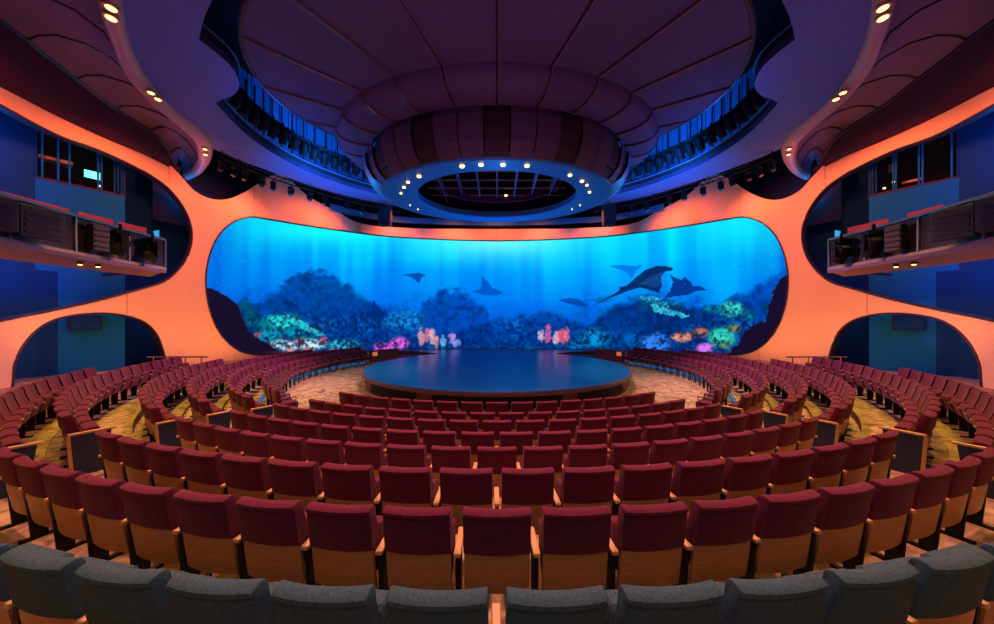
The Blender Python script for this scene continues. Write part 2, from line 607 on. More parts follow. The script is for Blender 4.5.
# ---------------------------------------------------------------- floor: terraces round the stage
ROWS = {  # radius of the backs, floor height, number in the centre block
    'A': (8.09, 0.00, 15), 'B': (8.94, 0.02, 16), 'C': (9.74, 0.12, 17), 'D': (10.50, 0.19, 18),
    'E': (11.24, 0.27, 19), 'F': (12.21, 0.46, 18), 'G': (12.87, 0.49, 19), 'H': (13.58, 0.52, 12)}
keys = 'ABCDEFGH'
prof = [(0.0, 0.0)]
for i, k in enumerate(keys):
    if i:
        rb = ROWS[keys[i - 1]][0] + 0.16
        prof += [(rb, ROWS[keys[i - 1]][1]), (rb + 0.004, ROWS[k][1])]
prof.append((24.0, 0.52))
mb = MB()
mb.grid([[(r * math.cos(2 * PI * j / 180), CY + r * math.sin(2 * PI * j / 180), z) for j in range(180)] for r, z in prof], close_u=True)
struct(mb.build('floor', M['carpet']))

# ---------------------------------------------------------------- stage
SR, SZ = 5.86, 0.58
st = empty('round_stage', (0, CY, 0), 0, 'large round thrust stage with a glossy dark blue floor, in the middle of the seats', 'stage')
mb = MB()
pl = []
a_tip = math.radians(40)
for k in range(121):
    a = PI / 2 + a_tip + (2 * PI - 2 * a_tip) * k / 120
    pl.append((SR * math.cos(a), SR * math.sin(a)))
ap = [(3.75, 4.9), (5.0, 5.9), (6.2, 6.5), (7.3, 6.72)]
wallpts = []
for k in range(21):
    x = 7.3 - 14.6 * k / 20
    wallpts.append((x, WC + WB * math.sqrt(1 - (x / WA) ** 2) - CY - 0.03 + 0.3 * 0))
outl = pl + ap + wallpts + [(-x, y) for x, y in ap[::-1]]
outl = [p for i, p in enumerate(outl) if i == 0 or (Vector(p) - Vector(outl[i - 1])).length > 0.02]
tp = sheet(outl, [], 0.8, lambda p: (p[0], p[1], SZ), lambda p: (p[0], p[1], SZ - 0.05), [M['stage'], M['stage_trim']], 'stage_floor')
tp.parent = st
mb = MB()
rim = [(SR + 0.03, SZ + 0.006), (SR + 0.07, SZ - 0.02), (SR + 0.07, SZ - 0.13), (SR + 0.0, SZ - 0.15), (SR - 0.05, SZ - 0.15), (SR - 0.05, SZ + 0.006)]
mb.grid([[(r * math.cos(PI / 2 + a_tip + (2 * PI - 2 * a_tip) * k / 120), r * math.sin(PI / 2 + a_tip + (2 * PI - 2 * a_tip) * k / 120), z) for k in range(121)] for r, z in rim], close_v=True)
mb.build('edge_trim', M['stage_trim'], st, smooth=False)
mb = MB()
mb.grid([[(SR - 0.06) * math.cos(PI / 2 + 2 * PI * k / 120) for k in ()] or
         [((SR - 0.08) * math.cos(PI / 2 + a_tip + (2 * PI - 2 * a_tip) * k / 120), (SR - 0.08) * math.sin(PI / 2 + a_tip + (2 * PI - 2 * a_tip) * k / 120), z) for k in range(121)] for z in (0, SZ - 0.12)])
apl = [(-SR * math.sin(a_tip), SR * math.cos(a_tip))] + [(-x, y) for x, y in ap]
for lp in (apl, [(-x, y) for x, y in apl]):
    mb.grid([[(x, y, 0) for x, y in lp], [(x, y, SZ - 0.04) for x, y in lp]])
mb.build('fascia', M['stage_side'], st)
for (t0, t1) in ((-86, -70), (-52, -26), (-20, 20), (26, 52), (70, 86)):
    mb = MB()
    n = 14
    rows = []
    for r, z in ((SR - 0.075, 0.06), (SR - 0.045, 0.06), (SR - 0.045, SZ - 0.18), (SR - 0.075, SZ - 0.18)):
        rows.append([(r * math.sin(math.radians(t0 + (t1 - t0) * k / n)), -r * math.cos(math.radians(t0 + (t1 - t0) * k / n)), z) for k in range(n + 1)])
    mb.grid(rows, close_v=True)
    mb.build('vent', M['black'], st)

# steps from the floor to the rear of the stage
for sx in (-1, 1):
    side = 'left' if sx < 0 else 'right'
    t = empty('stage_steps', (sx * 5.3, CY + 4.75, 0), sx * -0.75, 'short dark flight of steps up to the rear %s side of the stage' % side, 'steps')
    for k in range(3):
        mb = MB()
        mb.box((0, 0.3 * k - 0.15, (k + 1) * 0.145 / 2), (1.2, 0.3, (k + 1) * 0.145))
        mb.build('step', M['stage_side'], t)
    # curved low wall
    lw = empty('low_wall', (0, CY, 0), 0, 'low curved reddish-brown wall behind the %s end of the front chairs' % side, 'low wall')
    mb = MB()
    rows = []
    for r, z in ((9.05, 0), (9.05, 0.74), (9.15, 0.74), (9.15, 0)):
        rows.append([(sx * r * math.sin(math.radians(a)), -r * math.cos(math.radians(a)), z) for a in range(120, 134, 1)])
    mb.grid(rows, close_v=True)
    mb.build('panel', M['lowwall'], lw)
    mb = MB()
    rows = []
    for r, z in ((9.02, 0.74), (9.02, 0.78), (9.18, 0.78), (9.18, 0.74)):
        rows.append([(sx * r * math.sin(math.radians(a)), -r * math.cos(math.radians(a)), z) for a in range(120, 134, 1)])
    mb.grid(rows, close_v=True)
    mb.build('cap', M['railm'], lw)
    mb = MB()
    a = math.radians(122)
    mb.box((0, 0, 0), (0.34, 0.02, 0.24))
    mb.build('step_light', M['stepsign'], lw, loc=(sx * 9.02 * math.sin(a), -9.02 * math.cos(a), 0.55), rotz=sx * a)

# ---------------------------------------------------------------- LED wall with the reef picture
rng = np.random.default_rng(3)


def vnoise(x, y, scale, seed):
    r = np.random.default_rng(seed)
    T = r.random((256, 256))
    x = x / scale
    y = y / scale
    xi = np.floor(x).astype(int)
    yi = np.floor(y).astype(int)
    fx = x - xi
    fy = y - yi
    fx = fx * fx * (3 - 2 * fx)
    fy = fy * fy * (3 - 2 * fy)
    g = lambda a, b: T[a % 256, b % 256]
    return (g(xi, yi) * (1 - fx) + g(xi + 1, yi) * fx) * (1 - fy) + (g(xi, yi + 1) * (1 - fx) + g(xi + 1, yi + 1) * fx) * fy


def fbm(x, y, s, seed):
    return 0.5 * vnoise(x, y, s, seed) + 0.3 * vnoise(x, y, s / 2, seed + 1) + 0.2 * vnoise(x, y, s / 4, seed + 2)


def inpoly(X, Y, P):
    c = np.zeros(X.shape, bool)
    j = len(P) - 1
    for i in range(len(P)):
        xi, yi = P[i]
        xj, yj = P[j]
        if yi != yj:
            c ^= ((yi > Y) != (yj > Y)) & (X < (xj - xi) * (Y - yi) / (yj - yi) + xi)
        j = i
    return c


def reef(X, Y):
    """sRGB picture shown on the LED wall; X, Y in picture units"""
    def mix(c, col, a):
        a = np.clip(a, 0, 1)[..., None]
        return c * (1 - a) + np.array(col, float) * a
    ytop = 217 + 24 * (1 - np.clip(np.abs(X - 497) / 250, 0, 1) ** 1.7)
    v = np.clip((Y - ytop) / (352 - ytop), 0, 1)
    c = np.zeros(X.shape + (3,))
    c[...] = (0, 200, 245)
    c = mix(c, (0, 165, 250), v / 0.3)
    c = mix(c, (0, 112, 232), (v - 0.25) / 0.35)
    c = mix(c, (0, 72, 180), (v - 0.55) / 0.4)
    # darker to the far ends, brighter at the top middle
    e = np.clip((np.abs(X - 497) - 180) / 115, 0, 1)
    c = mix(c, (0, 70, 200), 0.55 * e * (1 - v) + 0.2 * e)
    ray = vnoise(X - 0.12 * (Y - 240) * np.sign(X - 497), X * 0, 16, 5) * 0.6 + vnoise(X + 0 * Y, X * 0, 7, 8) * 0.4
    c = mix(c, (0, 240, 255), np.clip((ray - 0.38) * 1.6, 0, 1) * np.clip(1.0 - v * 1.35, 0, 1) * 0.75)
    c = mix(c, (0, 70, 205), np.clip((0.5 - ray) * 1.8, 0, 1) * np.clip(0.9 - v, 0, 1) * 0.45)
    g = np.exp(-((X - 500) / 75) ** 2 - ((Y - 240) / 17) ** 2)
    c = mix(c, (120, 255, 255), g * 0.85)
    g = np.exp(-((X - 735) / 45) ** 2 - ((Y - 222) / 30) ** 2) + np.exp(-((X - 345) / 60) ** 2 - ((Y - 232) / 12) ** 2) + 0.8 * np.exp(-((X - 285) / 55) ** 2 - ((Y - 220) / 22) ** 2)
    c = mix(c, (20, 245, 255), g * 0.75)
    g = np.exp(-((X - 725) / 20) ** 2 - ((Y - 285) / 42) ** 2)
    c = mix(c, (0, 190, 255), g * 0.65)
    n1 = fbm(X, Y, 26, 11)
    n2 = fbm(X, Y, 9, 21)
    n3 = vnoise(X, Y, 2.6, 31)
    n4 = vnoise(X, Y, 1.7, 41)
    n5 = fbm(X, Y, 5.5, 51)

    def hill(cx, cy, w_, base, col, a, p=2.0):
        nonlocal c
        h = cy + (base - cy) * np.clip(np.abs((X - cx) / w_), 0, 1.2) ** p + (n2 - 0.5) * 12 + (n5 - 0.5) * 8
        m_ = np.clip((Y - h) / 6, 0, 1)
        c = mix(c, col, a * m_)
        c = mix(c, tuple(q * 0.55 for q in col), a * m_ * np.clip((0.52 - n5) * 4, 0, 1) * 0.5)
        c = mix(c, (0, min(255, col[1] * 1.7), min(255, col[2] * 1.3)), a * m_ * np.clip((n5 * .6 + n3 * .4 - 0.6) * 5, 0, 1) * 0.5)
    c = mix(c, (0, 110, 235), 0.3 * np.clip((Y - 258 - (n1 - .5) * 10) / 10, 0, 1) * np.clip((62 - np.abs(X - 430)) / 12, 0, 1) * (Y < 330))
    hill(315, 268, 78, 322, (0, 62, 150), 0.85, 1.5)
    hill(250, 300, 40, 325, (0, 60, 150), 0.5, 1.5)
    hill(452, 288, 46, 335, (0, 62, 165), 0.8, 2.5)
    hill(360, 300, 60, 330, (0, 55, 150), 0.6, 2)
    hill(540, 318, 80, 345, (0, 70, 185), 0.6, 1.6)
    hill(650, 296, 75, 335, (0, 50, 130), 0.85, 2)
    hill(800, 262, 110, 318, (0, 60, 160), 0.75, 1.0)
    hill(700, 305, 60, 330, (0, 45, 120), 0.8, 2)
    # rough reef ground
    hh = 322 + 10 * np.sin(X / 31.0) + 8 * (n1 - 0.5) * 2
    low = np.clip((Y - hh) / 6, 0, 1)
    c = mix(c, (0, 45, 120), low * 0.55)
    c = mix(c, (0, 150, 225), low * np.clip((n3 - 0.55) * 3, 0, 1) * 0.55 * np.clip((n1 - 0.3) * 3, 0, 1))
    c = mix(c, (0, 20, 80), low * np.clip((0.4 - n3) * 3, 0, 1) * 0.7)
    mid = np.clip((Y - 285) / 20, 0, 1) * np.clip((n2 - 0.5) * 4, 0, 1)
    c = mix(c, (0, 25, 90), mid * 0.45 * np.clip((np.abs(X - 497) - 60) / 60, 0, 1))

    def coral(cx, cy, rx, ry, col, a=1.0, thr=0.42):
        nonlocal c
        d = ((X - cx) / rx) ** 2 + ((Y - cy) / ry) ** 2 + (n2 - 0.5) * 0.7 + (n3 - 0.5) * 0.9 + (n4 - 0.5) * 0.5
        m = np.clip((1 - d) * 2.2, 0, 1) * np.clip(0.15 + (n3 * 0.45 + n4 * 0.35 + n5 * 0.4 - thr - 0.1) * 3.4, 0, 1)
        dk = np.clip((1 - d) * 4, 0, 1) * 0.45
        c = mix(c, tuple(q * 0.35 for q in col), dk * a)
        c = mix(c, col, m * a)
    # left reef
    coral(282, 322, 24, 10, (40, 225, 215))
    coral(300, 332, 22, 9, (0, 165, 190))
    coral(268, 336, 20, 9, (10, 150, 180))
    coral(245, 312, 12, 14, (0, 95, 110), 0.8)
    coral(258, 325, 16, 10, (0, 120, 140), 0.8)
    coral(318, 325, 14, 10, (30, 90, 200), 0.8)
    coral(300, 345, 34, 8, (200, 240, 245), 1, 0.42)
    coral(345, 346, 22, 8, (60, 225, 240), 0.9, 0.45)
    coral(300, 342, 5, 5, (235, 90, 120))
    coral(324, 340, 5, 4, (240, 100, 150))
    coral(308, 350, 7, 4, (240, 110, 130))
    coral(257, 335, 5, 3, (190, 80, 130))
    coral(290, 350, 6, 4, (240, 150, 160), 0.8)
    coral(335, 350, 8, 3, (230, 150, 200), 0.7)
    coral(382, 347, 10, 5, (235, 85, 220), 1, 0.34)
    coral(399, 344, 11, 8, (220, 95, 225), 1, 0.34)
    coral(405, 320, 26, 12, (20, 150, 235), 0.8)
    # tall pink corals flanking the stage bridge
    for (px, py, rx, ry, col) in ((421, 337, 3.2, 8, (255, 165, 165)), (427, 335, 2.8, 7, (250, 120, 130)), (432, 337, 3, 7, (255, 185, 180)), (436, 341, 2.5, 6, (255, 150, 150)),
                                  (443, 341, 3, 5, (120, 190, 235)), (452, 338, 3.5, 5, (190, 140, 225)), (456, 343, 4, 4, (150, 150, 230)),
                                  (541, 335, 2.8, 6, (255, 200, 215)), (548, 334, 3.5, 8, (235, 100, 150)), (556, 338, 3, 6, (255, 190, 190)), (562, 336, 3.4, 7, (240, 95, 115)), (567, 335, 2.5, 6, (250, 120, 130))):
        d = ((X - px) / rx) ** 2 + ((Y - py) / ry) ** 2 + (n3 - 0.5) * 1.6 + (n4 - .5) * 1.2
        c = mix(c, col, np.clip((1.4 - d) * 1.6, 0, 1) * (0.55 + 0.45 * n4))
    # right reef
    coral(533, 350, 12, 3, (40, 190, 225), 0.9)
    coral(595, 338, 18, 13, (0, 150, 220), 0.9)
    coral(575, 345, 10, 8, (0, 130, 215), 0.8)
    coral(632, 340, 18, 10, (0, 100, 195), 0.8)
    coral(655, 343, 16, 12, (50, 130, 245), 0.95, 0.33)
    coral(665, 306, 22, 7, (50, 200, 235), 0.85, 0.5)
    coral(648, 300, 14, 6, (20, 170, 215), 0.7, 0.5)
    coral(732, 309, 17, 9, (60, 225, 210), 1, 0.36)
    coral(716, 309, 14, 5, (0, 130, 170), 0.9)
    coral(748, 315, 10, 6, (0, 120, 140), 0.9)
    coral(768, 308, 8, 6, (0, 95, 130), 0.8)
    coral(682, 337, 12, 6, (240, 145, 120), 0.95, 0.33)
    coral(700, 333, 11, 6, (200, 110, 90), 0.9, 0.4)
    coral(722, 338, 16, 13, (50, 215, 185), 1, 0.34)
    coral(735, 328, 7, 6, (150, 150, 70), 0.8)
    coral(724, 345, 8, 6, (200, 140, 60), 0.6, 0.5)
    coral(705, 348, 11, 6, (215, 115, 240), 1, 0.33)
    coral(600, 300, 14, 3, (0, 120, 200), 0.5)
    # dark foreground rocks
    j = (n2 - 0.5) * 7
    c = mix(c, (24, 12, 38), inpoly(X + j, Y + j, [(190, 284), (210, 288), (226, 295), (238, 305), (244, 320), (249, 333), (262, 340), (276, 349), (288, 362), (190, 362)]).astype(float) * 0.97)
    c = mix(c, (24, 12, 38), inpoly(X + j, Y + j, [(800, 262), (786, 276), (776, 284), (772, 300), (768, 316), (752, 326), (742, 336), (734, 346), (720, 362), (800, 362)]).astype(float) * 0.97)
    # rays gliding through the water
    for P, col, a in (([(593, 305.5), (612, 295), (619, 291), (620, 287), (626, 286), (634, 279), (645, 270), (656, 266), (666, 266), (673, 268), (672, 270.5), (665, 271), (661, 277), (662, 285), (659, 293), (653, 291), (640, 287.5), (628, 291), (612, 297)], (6, 36, 88), 0.92),
                      ([(669, 273), (674, 277), (681, 280), (685, 277), (691, 282), (693, 286), (700, 286), (707, 290), (696, 291), (688, 295), (664, 298), (670, 291), (673, 282)], (0, 42, 125), 0.88),
                      ([(402, 275), (411, 273.5), (419, 272.8), (426, 275), (421, 278), (419, 284), (415, 280), (411, 277)], (0, 70, 160), 0.9),
                      ([(471, 291.5), (481, 289), (482, 276), (488, 282), (493, 288), (504, 293), (497, 295), (484, 295)], (0, 80, 185), 0.85),
                      ([(610, 266), (622, 265), (634, 266), (643, 265), (636, 271), (632, 279), (626, 272)], (0, 100, 215), 0.7),
                      ([(558, 300), (570, 298), (578, 299), (590, 306), (578, 306), (566, 303)], (0, 60, 165), 0.8),
                      ([(370, 318), (373, 300), (380, 308), (386, 314), (378, 318)], (0, 40, 115), 0.8)):
        c = mix(c, col, inpoly(X, Y, P).astype(float) * a)
    # pale belly edge of the big ray and soft sunlit ledges
    c = mix(c, (20, 80, 150), inpoly(X, Y, [(640, 283), (652, 276), (664, 271), (661, 278), (661, 284), (656, 288), (648, 286)]).astype(float) * 0.55)
    c = mix(c, (70, 225, 240), inpoly(X, Y + (n3 - .5) * 3, [(650, 303), (662, 307), (676, 311), (690, 317), (684, 318), (668, 314), (655, 312)]).astype(float) * (0.35 + 0.6 * n4))
    c = mix(c, (60, 210, 240), inpoly(X, Y + (n3 - .5) * 3, [(640, 297), (652, 295), (664, 298), (655, 301), (643, 300)]).astype(float) * (0.2 + 0.6 * n4))
    c = mix(c, (60, 230, 225), inpoly(X, Y + (n3 - .5) * 3, [(290, 318), (300, 320), (314, 328), (326, 336), (318, 336), (304, 329), (294, 325)]).astype(float) * (0.25 + 0.6 * n4))
    sp = (rng.random(X.shape) > 0.9985) & (Y > 240)
    c = mix(c, (150, 215, 255), sp.astype(float) * 0.4)
    return np.clip(c, 0, 255)


s0 = whit(200, 300).x
s1 = STOT - s0
z0, z1 = 0.45, whit(250, 212).y
nu, nv = 680, 170
mb = MB()
rows = []
gx = np.zeros((nv, nu))
gy = np.zeros((nv, nu))
base = [wpos(s0 + (s1 - s0) * i / (nu - 1), 0.22) for i in range(nu)]
bx = np.array([b.x for b in base])
by = np.array([b.y for b in base])
zz = np.linspace(z0, z1, nv)
VX = np.tile(bx, nv)
VY = np.tile(by, nv)
VZ = np.repeat(zz, nu)
PX = 497 + FPX * VX / VY
PY = HY - FPX * (VZ - EYE) / VY
cols = reef(PX.reshape(nv, nu), PY.reshape(nv, nu)).reshape(-1, 3) / 255.0
lin = np.where(cols <= 0.04045, cols / 12.92, ((cols + 0.055) / 1.055) ** 2.4)
me = bpy.data.meshes.new('screen_picture')
idx = np.arange(nu * nv).reshape(nv, nu)
quads = np.stack([idx[:-1, :-1], idx[:-1, 1:], idx[1:, 1:], idx[1:, :-1]], -1).reshape(-1, 4)
me.from_pydata(np.stack([VX, VY, VZ], 1).tolist(), [], quads.tolist())
ca = me.color_attributes.new('picture', 'FLOAT_COLOR', 'POINT')
ca.data.foreach_set('color', np.concatenate([lin, np.ones((len(lin), 1))], 1).astype(np.float32).ravel())
m = bpy.data.materials.new('led_picture')
m.use_nodes = True
nt = m.node_tree
nt.nodes.clear()
out = nt.nodes.new('ShaderNodeOutputMaterial')
em = nt.nodes.new('ShaderNodeEmission')
at = nt.nodes.new('ShaderNodeAttribute')
at.attribute_name = 'picture'
em.inputs['Strength'].default_value = 1.1
nt.links.new(at.outputs['Color'], em.inputs['Color'])
nt.links.new(em.outputs[0], out.inputs[0])
me.materials.append(m)
scr_root = empty('led_screen', (0, 23.4, 0.5), 0, 'huge curved video screen showing a blue reef, set in the orange wall', 'screen')
so = bpy.data.objects.new('screen_picture', me)
COL.objects.link(so)
so.parent = scr_root
so.location = (0, -23.4, -0.5)
mb = MB()
mb.grid([[(*(wpos(s0 + (s1 - s0) * i / 100, o) - Vector((0, 23.4))), z - 0.5) for i in range(101)] for o, z in ((0.25, z0), (0.25, z1), (0.33, z1), (0.33, z0))], close_v=True)
mb.build('screen_housing', M['black'], scr_root)

# ---------------------------------------------------------------- theatre seats
HW = 0.236


def curve_y(x):
    return 0.026 * (abs(x) / HW) ** 2.2


def section_loft(sec, hw, n=8, round_ends=True, k=1.0):
    """closed (y, z) section swept across the chair width with the bowed back curve"""
    mb = MB()
    rows = []
    cy = sum(p[0] for p in sec) / len(sec)
    cz = sum(p[1] for p in sec) / len(sec)
    xs = [hw * t for t in (-1, -0.985, -0.94, -0.6, -0.3, 0, 0.3, 0.6, 0.94, 0.985, 1)]
    for x in xs:
        t = abs(x) / hw
        sh = 0.96 if t > 0.99 else (0.99 if t > 0.95 else 1.0)
        if not round_ends:
            sh = 1
        rows.append([(x, cy + (p[0] - cy) * (sh if round_ends else 1) + curve_y(x) * k, cz + (p[1] - cz) * sh) for p in sec])
    mb.grid(rows, close_u=True)
    m_ = len(sec)
    mb.f.append(list(range(m_))[::-1])
    mb.mi.append(0)
    mb.f.append([(len(xs) - 1) * m_ + i for i in range(m_)])
    mb.mi.append(0)
    return mb


ry = lambda z: 0.075 * (0.86 - z) / 0.56


def build_seat(kind):
    """tip-up seat; local +Y is where the sitter looks"""
    up = M['maroon'] if kind == 'maroon' else M['grey']
    t = empty('theatre_seat')
    c = section_loft([(ry(.55) - .008, .55), (ry(.56) - .012, .56), (ry(.72) - .013, .72), (ry(.825) - .012, .825), (ry(.83) - .024, .832), (ry(.85) - .02, .852), (ry(.86) - .004, .863), (.03, .871), (.055, .867),
                      (.072, .845), (ry(.75) + .075, .75), (ry(.60) + .10, .60), (ry(.50) + .12, .50), (ry(.44) + .11, .43), (ry(.44) + .05, .42), (ry(.5) + .035, .5)], HW)
    c.build('back_cushion', up, t, smooth=True)
    mb = section_loft([(ry(.24) + .003, .24), (ry(.45), .45), (ry(.56) + .004, .56), (ry(.56) + .03, .56), (ry(.45) + .03, .45), (ry(.24) + .028, .24)], HW - 0.004, round_ends=False)
    mb.build('back_shell', M['wood'], t)
    # tipped-up seat cushion
    mb = MB()
    sec = [(.165, .33), (.18, .315), (.245, .325), (.27, .35), (.335, .58), (.335, .62), (.31, .64), (.225, .64), (.20, .615)]
    rows = []
    for x in (-.225, -.215, -.1, .1, .215, .225):
        s_ = .93 if abs(x) > .22 else 1
        rows.append([(x, .26 + (p[0] - .26) * s_, .45 + (p[1] - .45) * s_) for p in sec])
    mb.grid(rows, close_u=True)
    mb.f.append(list(range(9))[::-1])
    mb.mi.append(0)
    mb.f.append([45 + i for i in range(9)])
    mb.mi.append(0)
    mb.build('seat_cushion', up, t)
    # support between two seats with its armrest
    make_side(t, -0.28)
    return t


def make_side(t, x):
    mb = MB()
    mb.add([(x - .017, .12, 0), (x - .017, .22, 0), (x - .017, .24, .52), (x - .017, .08, .52),
            (x + .017, .12, 0), (x + .017, .22, 0), (x + .017, .24, .52), (x + .017, .08, .52)],
           [(0, 1, 2, 3), (7, 6, 5, 4), (0, 4, 5, 1), (1, 5, 6, 2), (2, 6, 7, 3), (3, 7, 4, 0)])
    mb.box((x, .18, .012), (.05, .26, .024))
    mb.build('leg', M['black'], t)
    mb = MB()
    mb.box((x, .20, .535), (.052, .30, .032))
    mb.build('armrest', M['arm'], t, bevel=0.008)


def make_end(t, x, sgn):
    mb = MB()
    xo = x + sgn * 0.045
    mb.add([(xo - .015, .09, 0), (xo - .015, .36, 0), (xo - .015, .43, .585), (xo - .015, .05, .585),
            (xo + .015, .09, 0), (xo + .015, .36, 0), (xo + .015, .43, .585), (xo + .015, .05, .585)],
           [(0, 1, 2, 3), (7, 6, 5, 4), (0, 4, 5, 1), (1, 5, 6, 2), (2, 6, 7, 3), (3, 7, 4, 0)])
    e = mb.build('end_panel', M['navy'], t)
    e['label'] = 'navy end panel under a wooden cap'
    mb = MB()
    mb.box((xo, .25, .60), (.055, .44, .03))
    mb.build('end_cap', M['arm'], e, bevel=0.006)
    mb = MB()
    mb.add([(xo - .02, .055, .0), (xo - .02, .09, .0), (xo - .02, .055, .585), (xo - .02, .02, .585),
            (xo + .02, .055, .0), (xo + .02, .09, .0), (xo + .02, .055, .585), (xo + .02, .02, .585)],
           [(0, 1, 2, 3), (7, 6, 5, 4), (0, 4, 5, 1), (1, 5, 6, 2), (2, 6, 7, 3), (3, 7, 4, 0)])
    mb.build('edge_strip', M['arm'], e)


def build_front_chair():
    t = empty('front_chair')
    c = section_loft([(ry(.50) - .012, .50), (ry(.65) - .016, .65), (ry(.80) - .014, .80), (.012, .858), (.05, .862), (.075, .84), (ry(.70) + .075, .70), (ry(.52) + .08, .52), (ry(.5) + .03, .49)], 0.21)
    c.build('backrest', M['maroon'], t, smooth=True)
    mb = MB()
    mb.box((0, .32, .425), (.44, .42, .10))
    mb.build('seat_cushion', M['maroon'], t, bevel=0.02)
    mb = MB()
    mb.box((0, .32, .36), (.42, .40, .03))
    for x in (-.18, .18):
        mb.tube([(x, .12, .37), (x, .07, .56)], .014, 5)
    mb.build('frame', M['black'], t)
    for x in (-.2, .2):
        for y in (.15, .5):
            mb = MB()
            mb.tube([(x, y, 0), (x, y, .36)], .016, 6)
            mb.build('leg', M['black'], t)
        mb = MB()
        mb.tube([(x * 1.2, .10, .62), (x * 1.2, .46, .62)], .016, 6)
        mb.tube([(x * 1.2, .46, .62), (x * 1.15, .46, .38)], .012, 6)
        mb.tube([(x * 1.2, .10, .62), (x * 1.1, .08, .58)], .012, 6)
        mb.build('armrest', M['railm'], t)
    return t


ORD = ['first', 'second', 'third', 'fourth', 'fifth', 'sixth', 'seventh', 'eighth', 'ninth', 'tenth', 'eleventh', 'twelfth', 'thirteenth', 'fourteenth',
       'fifteenth', 'sixteenth', 'seventeenth', 'eighteenth', 'nineteenth', 'twentieth', 'twenty-first', 'twenty-second', 'twenty-third', 'twenty-fourth',
       'twenty-fifth', 'twenty-sixth', 'twenty-seventh', 'twenty-eighth']

proto = build_seat('maroon')
proto_end_hi = copy_tree(proto)
make_side(proto_end_hi, 0.28)
proto_nav_lo = copy_tree(proto)
make_end(proto_nav_lo, -0.28, -1)
proto_nav_hi = copy_tree(proto)
make_side(proto_nav_hi, 0.28)
make_end(proto_nav_hi, 0.28, 1)
grey_p = build_seat('grey')
grey_hi = copy_tree(grey_p)
make_side(grey_hi, 0.28)
front_p = build_front_chair()
used = set()


def place(pr, R, z, th, label, cat, group):
    o = pr if pr.name not in used else copy_tree(pr)
    used.add(pr.name)
    used.add(o.name)
    R += 0.07
    o.location = (R * math.sin(th), CY - R * math.cos(th), z)
    o.rotation_euler = (0, 0, th)
    tag(o, label, cat, group)
    return o


def first(name):
    return name


row_name = {'A': 'front row', 'B': 'second row', 'C': 'third row', 'D': 'fourth row', 'E': 'fifth row', 'F': 'sixth row', 'G': 'seventh, rearmost maroon row'}
protos = {}
for k in 'ABCDEFG':
    R, z, n = ROWS[k]
    for j in range(n):
        th = (j - (n - 1) / 2) * 0.56 / R
        half = n // 2
        if n % 2 and j == half:
            pos = 'exactly in the middle of'
        elif j < n / 2:
            pos = ORD[j] + ' from the left end of'
        else:
            pos = ORD[n - 1 - j] + ' from the right end of'
        lab = 'maroon seat seen from behind, %s the %s' % (pos, row_name[k].replace('seventh, rearmost maroon row', 'rearmost maroon row'))
        place(proto_end_hi if j == n - 1 else proto, R, z, th, lab, 'seat', 'maroon seats in the centre block')
R, z, n = ROWS['H']
for j in range(n):
    th = (j - (n - 1) / 2) * 0.56 / R
    pos = (ORD[j] + ' from the left') if j < n / 2 else (ORD[n - 1 - j] + ' from the right')
    place(grey_hi if j == n - 1 else grey_p, R, z, th, 'grey upholstered theatre seat back, %s in the nearest row' % pos, 'seat', 'grey seats in the nearest row')

SIDE = {'G': (28.6, 60.5), 'F': (29.6, 73.8), 'E': (32.0, 78.9), 'D': (33.3, 102.8), 'C': (33.6, 120.5)}
sname = {'C': 'innermost solid-backed row', 'D': 'second solid-backed row', 'E': 'third solid-backed row', 'F': 'fourth solid-backed row', 'G': 'outermost row'}
for sx in (-1, 1):
    side = 'left' if sx < 0 else 'right'
    for k, (a0, a1) in SIDE.items():
        R, z, _ = ROWS[k]
        st_ = math.degrees(0.56 / R)
        n = int((a1 - a0) / st_ + 0.5)
        for j in range(n):
            th = sx * math.radians(a0 + (j + 0.5) * st_)
            lab = 'maroon seat, %s from near end of the %s, %s block' % (ORD[j], sname[k], side)
            if sx > 0:
                pr = proto_nav_lo if j == 0 else (proto_end_hi if j == n - 1 else proto)
            else:
                pr = proto_nav_hi if j == 0 else proto
            place(pr, R, z, th, lab, 'seat', 'maroon seats in the %s block' % side)
    R, z, _ = ROWS['B']
    n = 22
    for j in range(n):
        th = sx * math.radians(38.5 + (j + 0.5) * 3.6)
        place(front_p, R, z, th, 'open-legged maroon chair, %s from near end of the innermost %s row' % (ORD[j], side), 'chair', 'open-legged chairs in the %s front row' % side)
    # blue strip along the step behind the open-legged chairs
    mb = MB()
    rows = []
    for r, zz_ in ((9.06, 0.03), (9.06, 0.115), (9.085, 0.115), (9.085, 0.03)):
        rows.append([(sx * r * math.sin(math.radians(a)), CY - r * math.cos(math.radians(a)), zz_) for a in range(37, 119)])
    mb.grid(rows, close_v=True)
    tag(mb.build('step_light_strip', M['bluelamp']), 'glowing blue light strip along the step under the %s front chairs' % side, 'light strip')
for pr in (proto, proto_end_hi, proto_nav_lo, proto_nav_hi, grey_p, grey_hi, front_p):
    assert pr.name in used

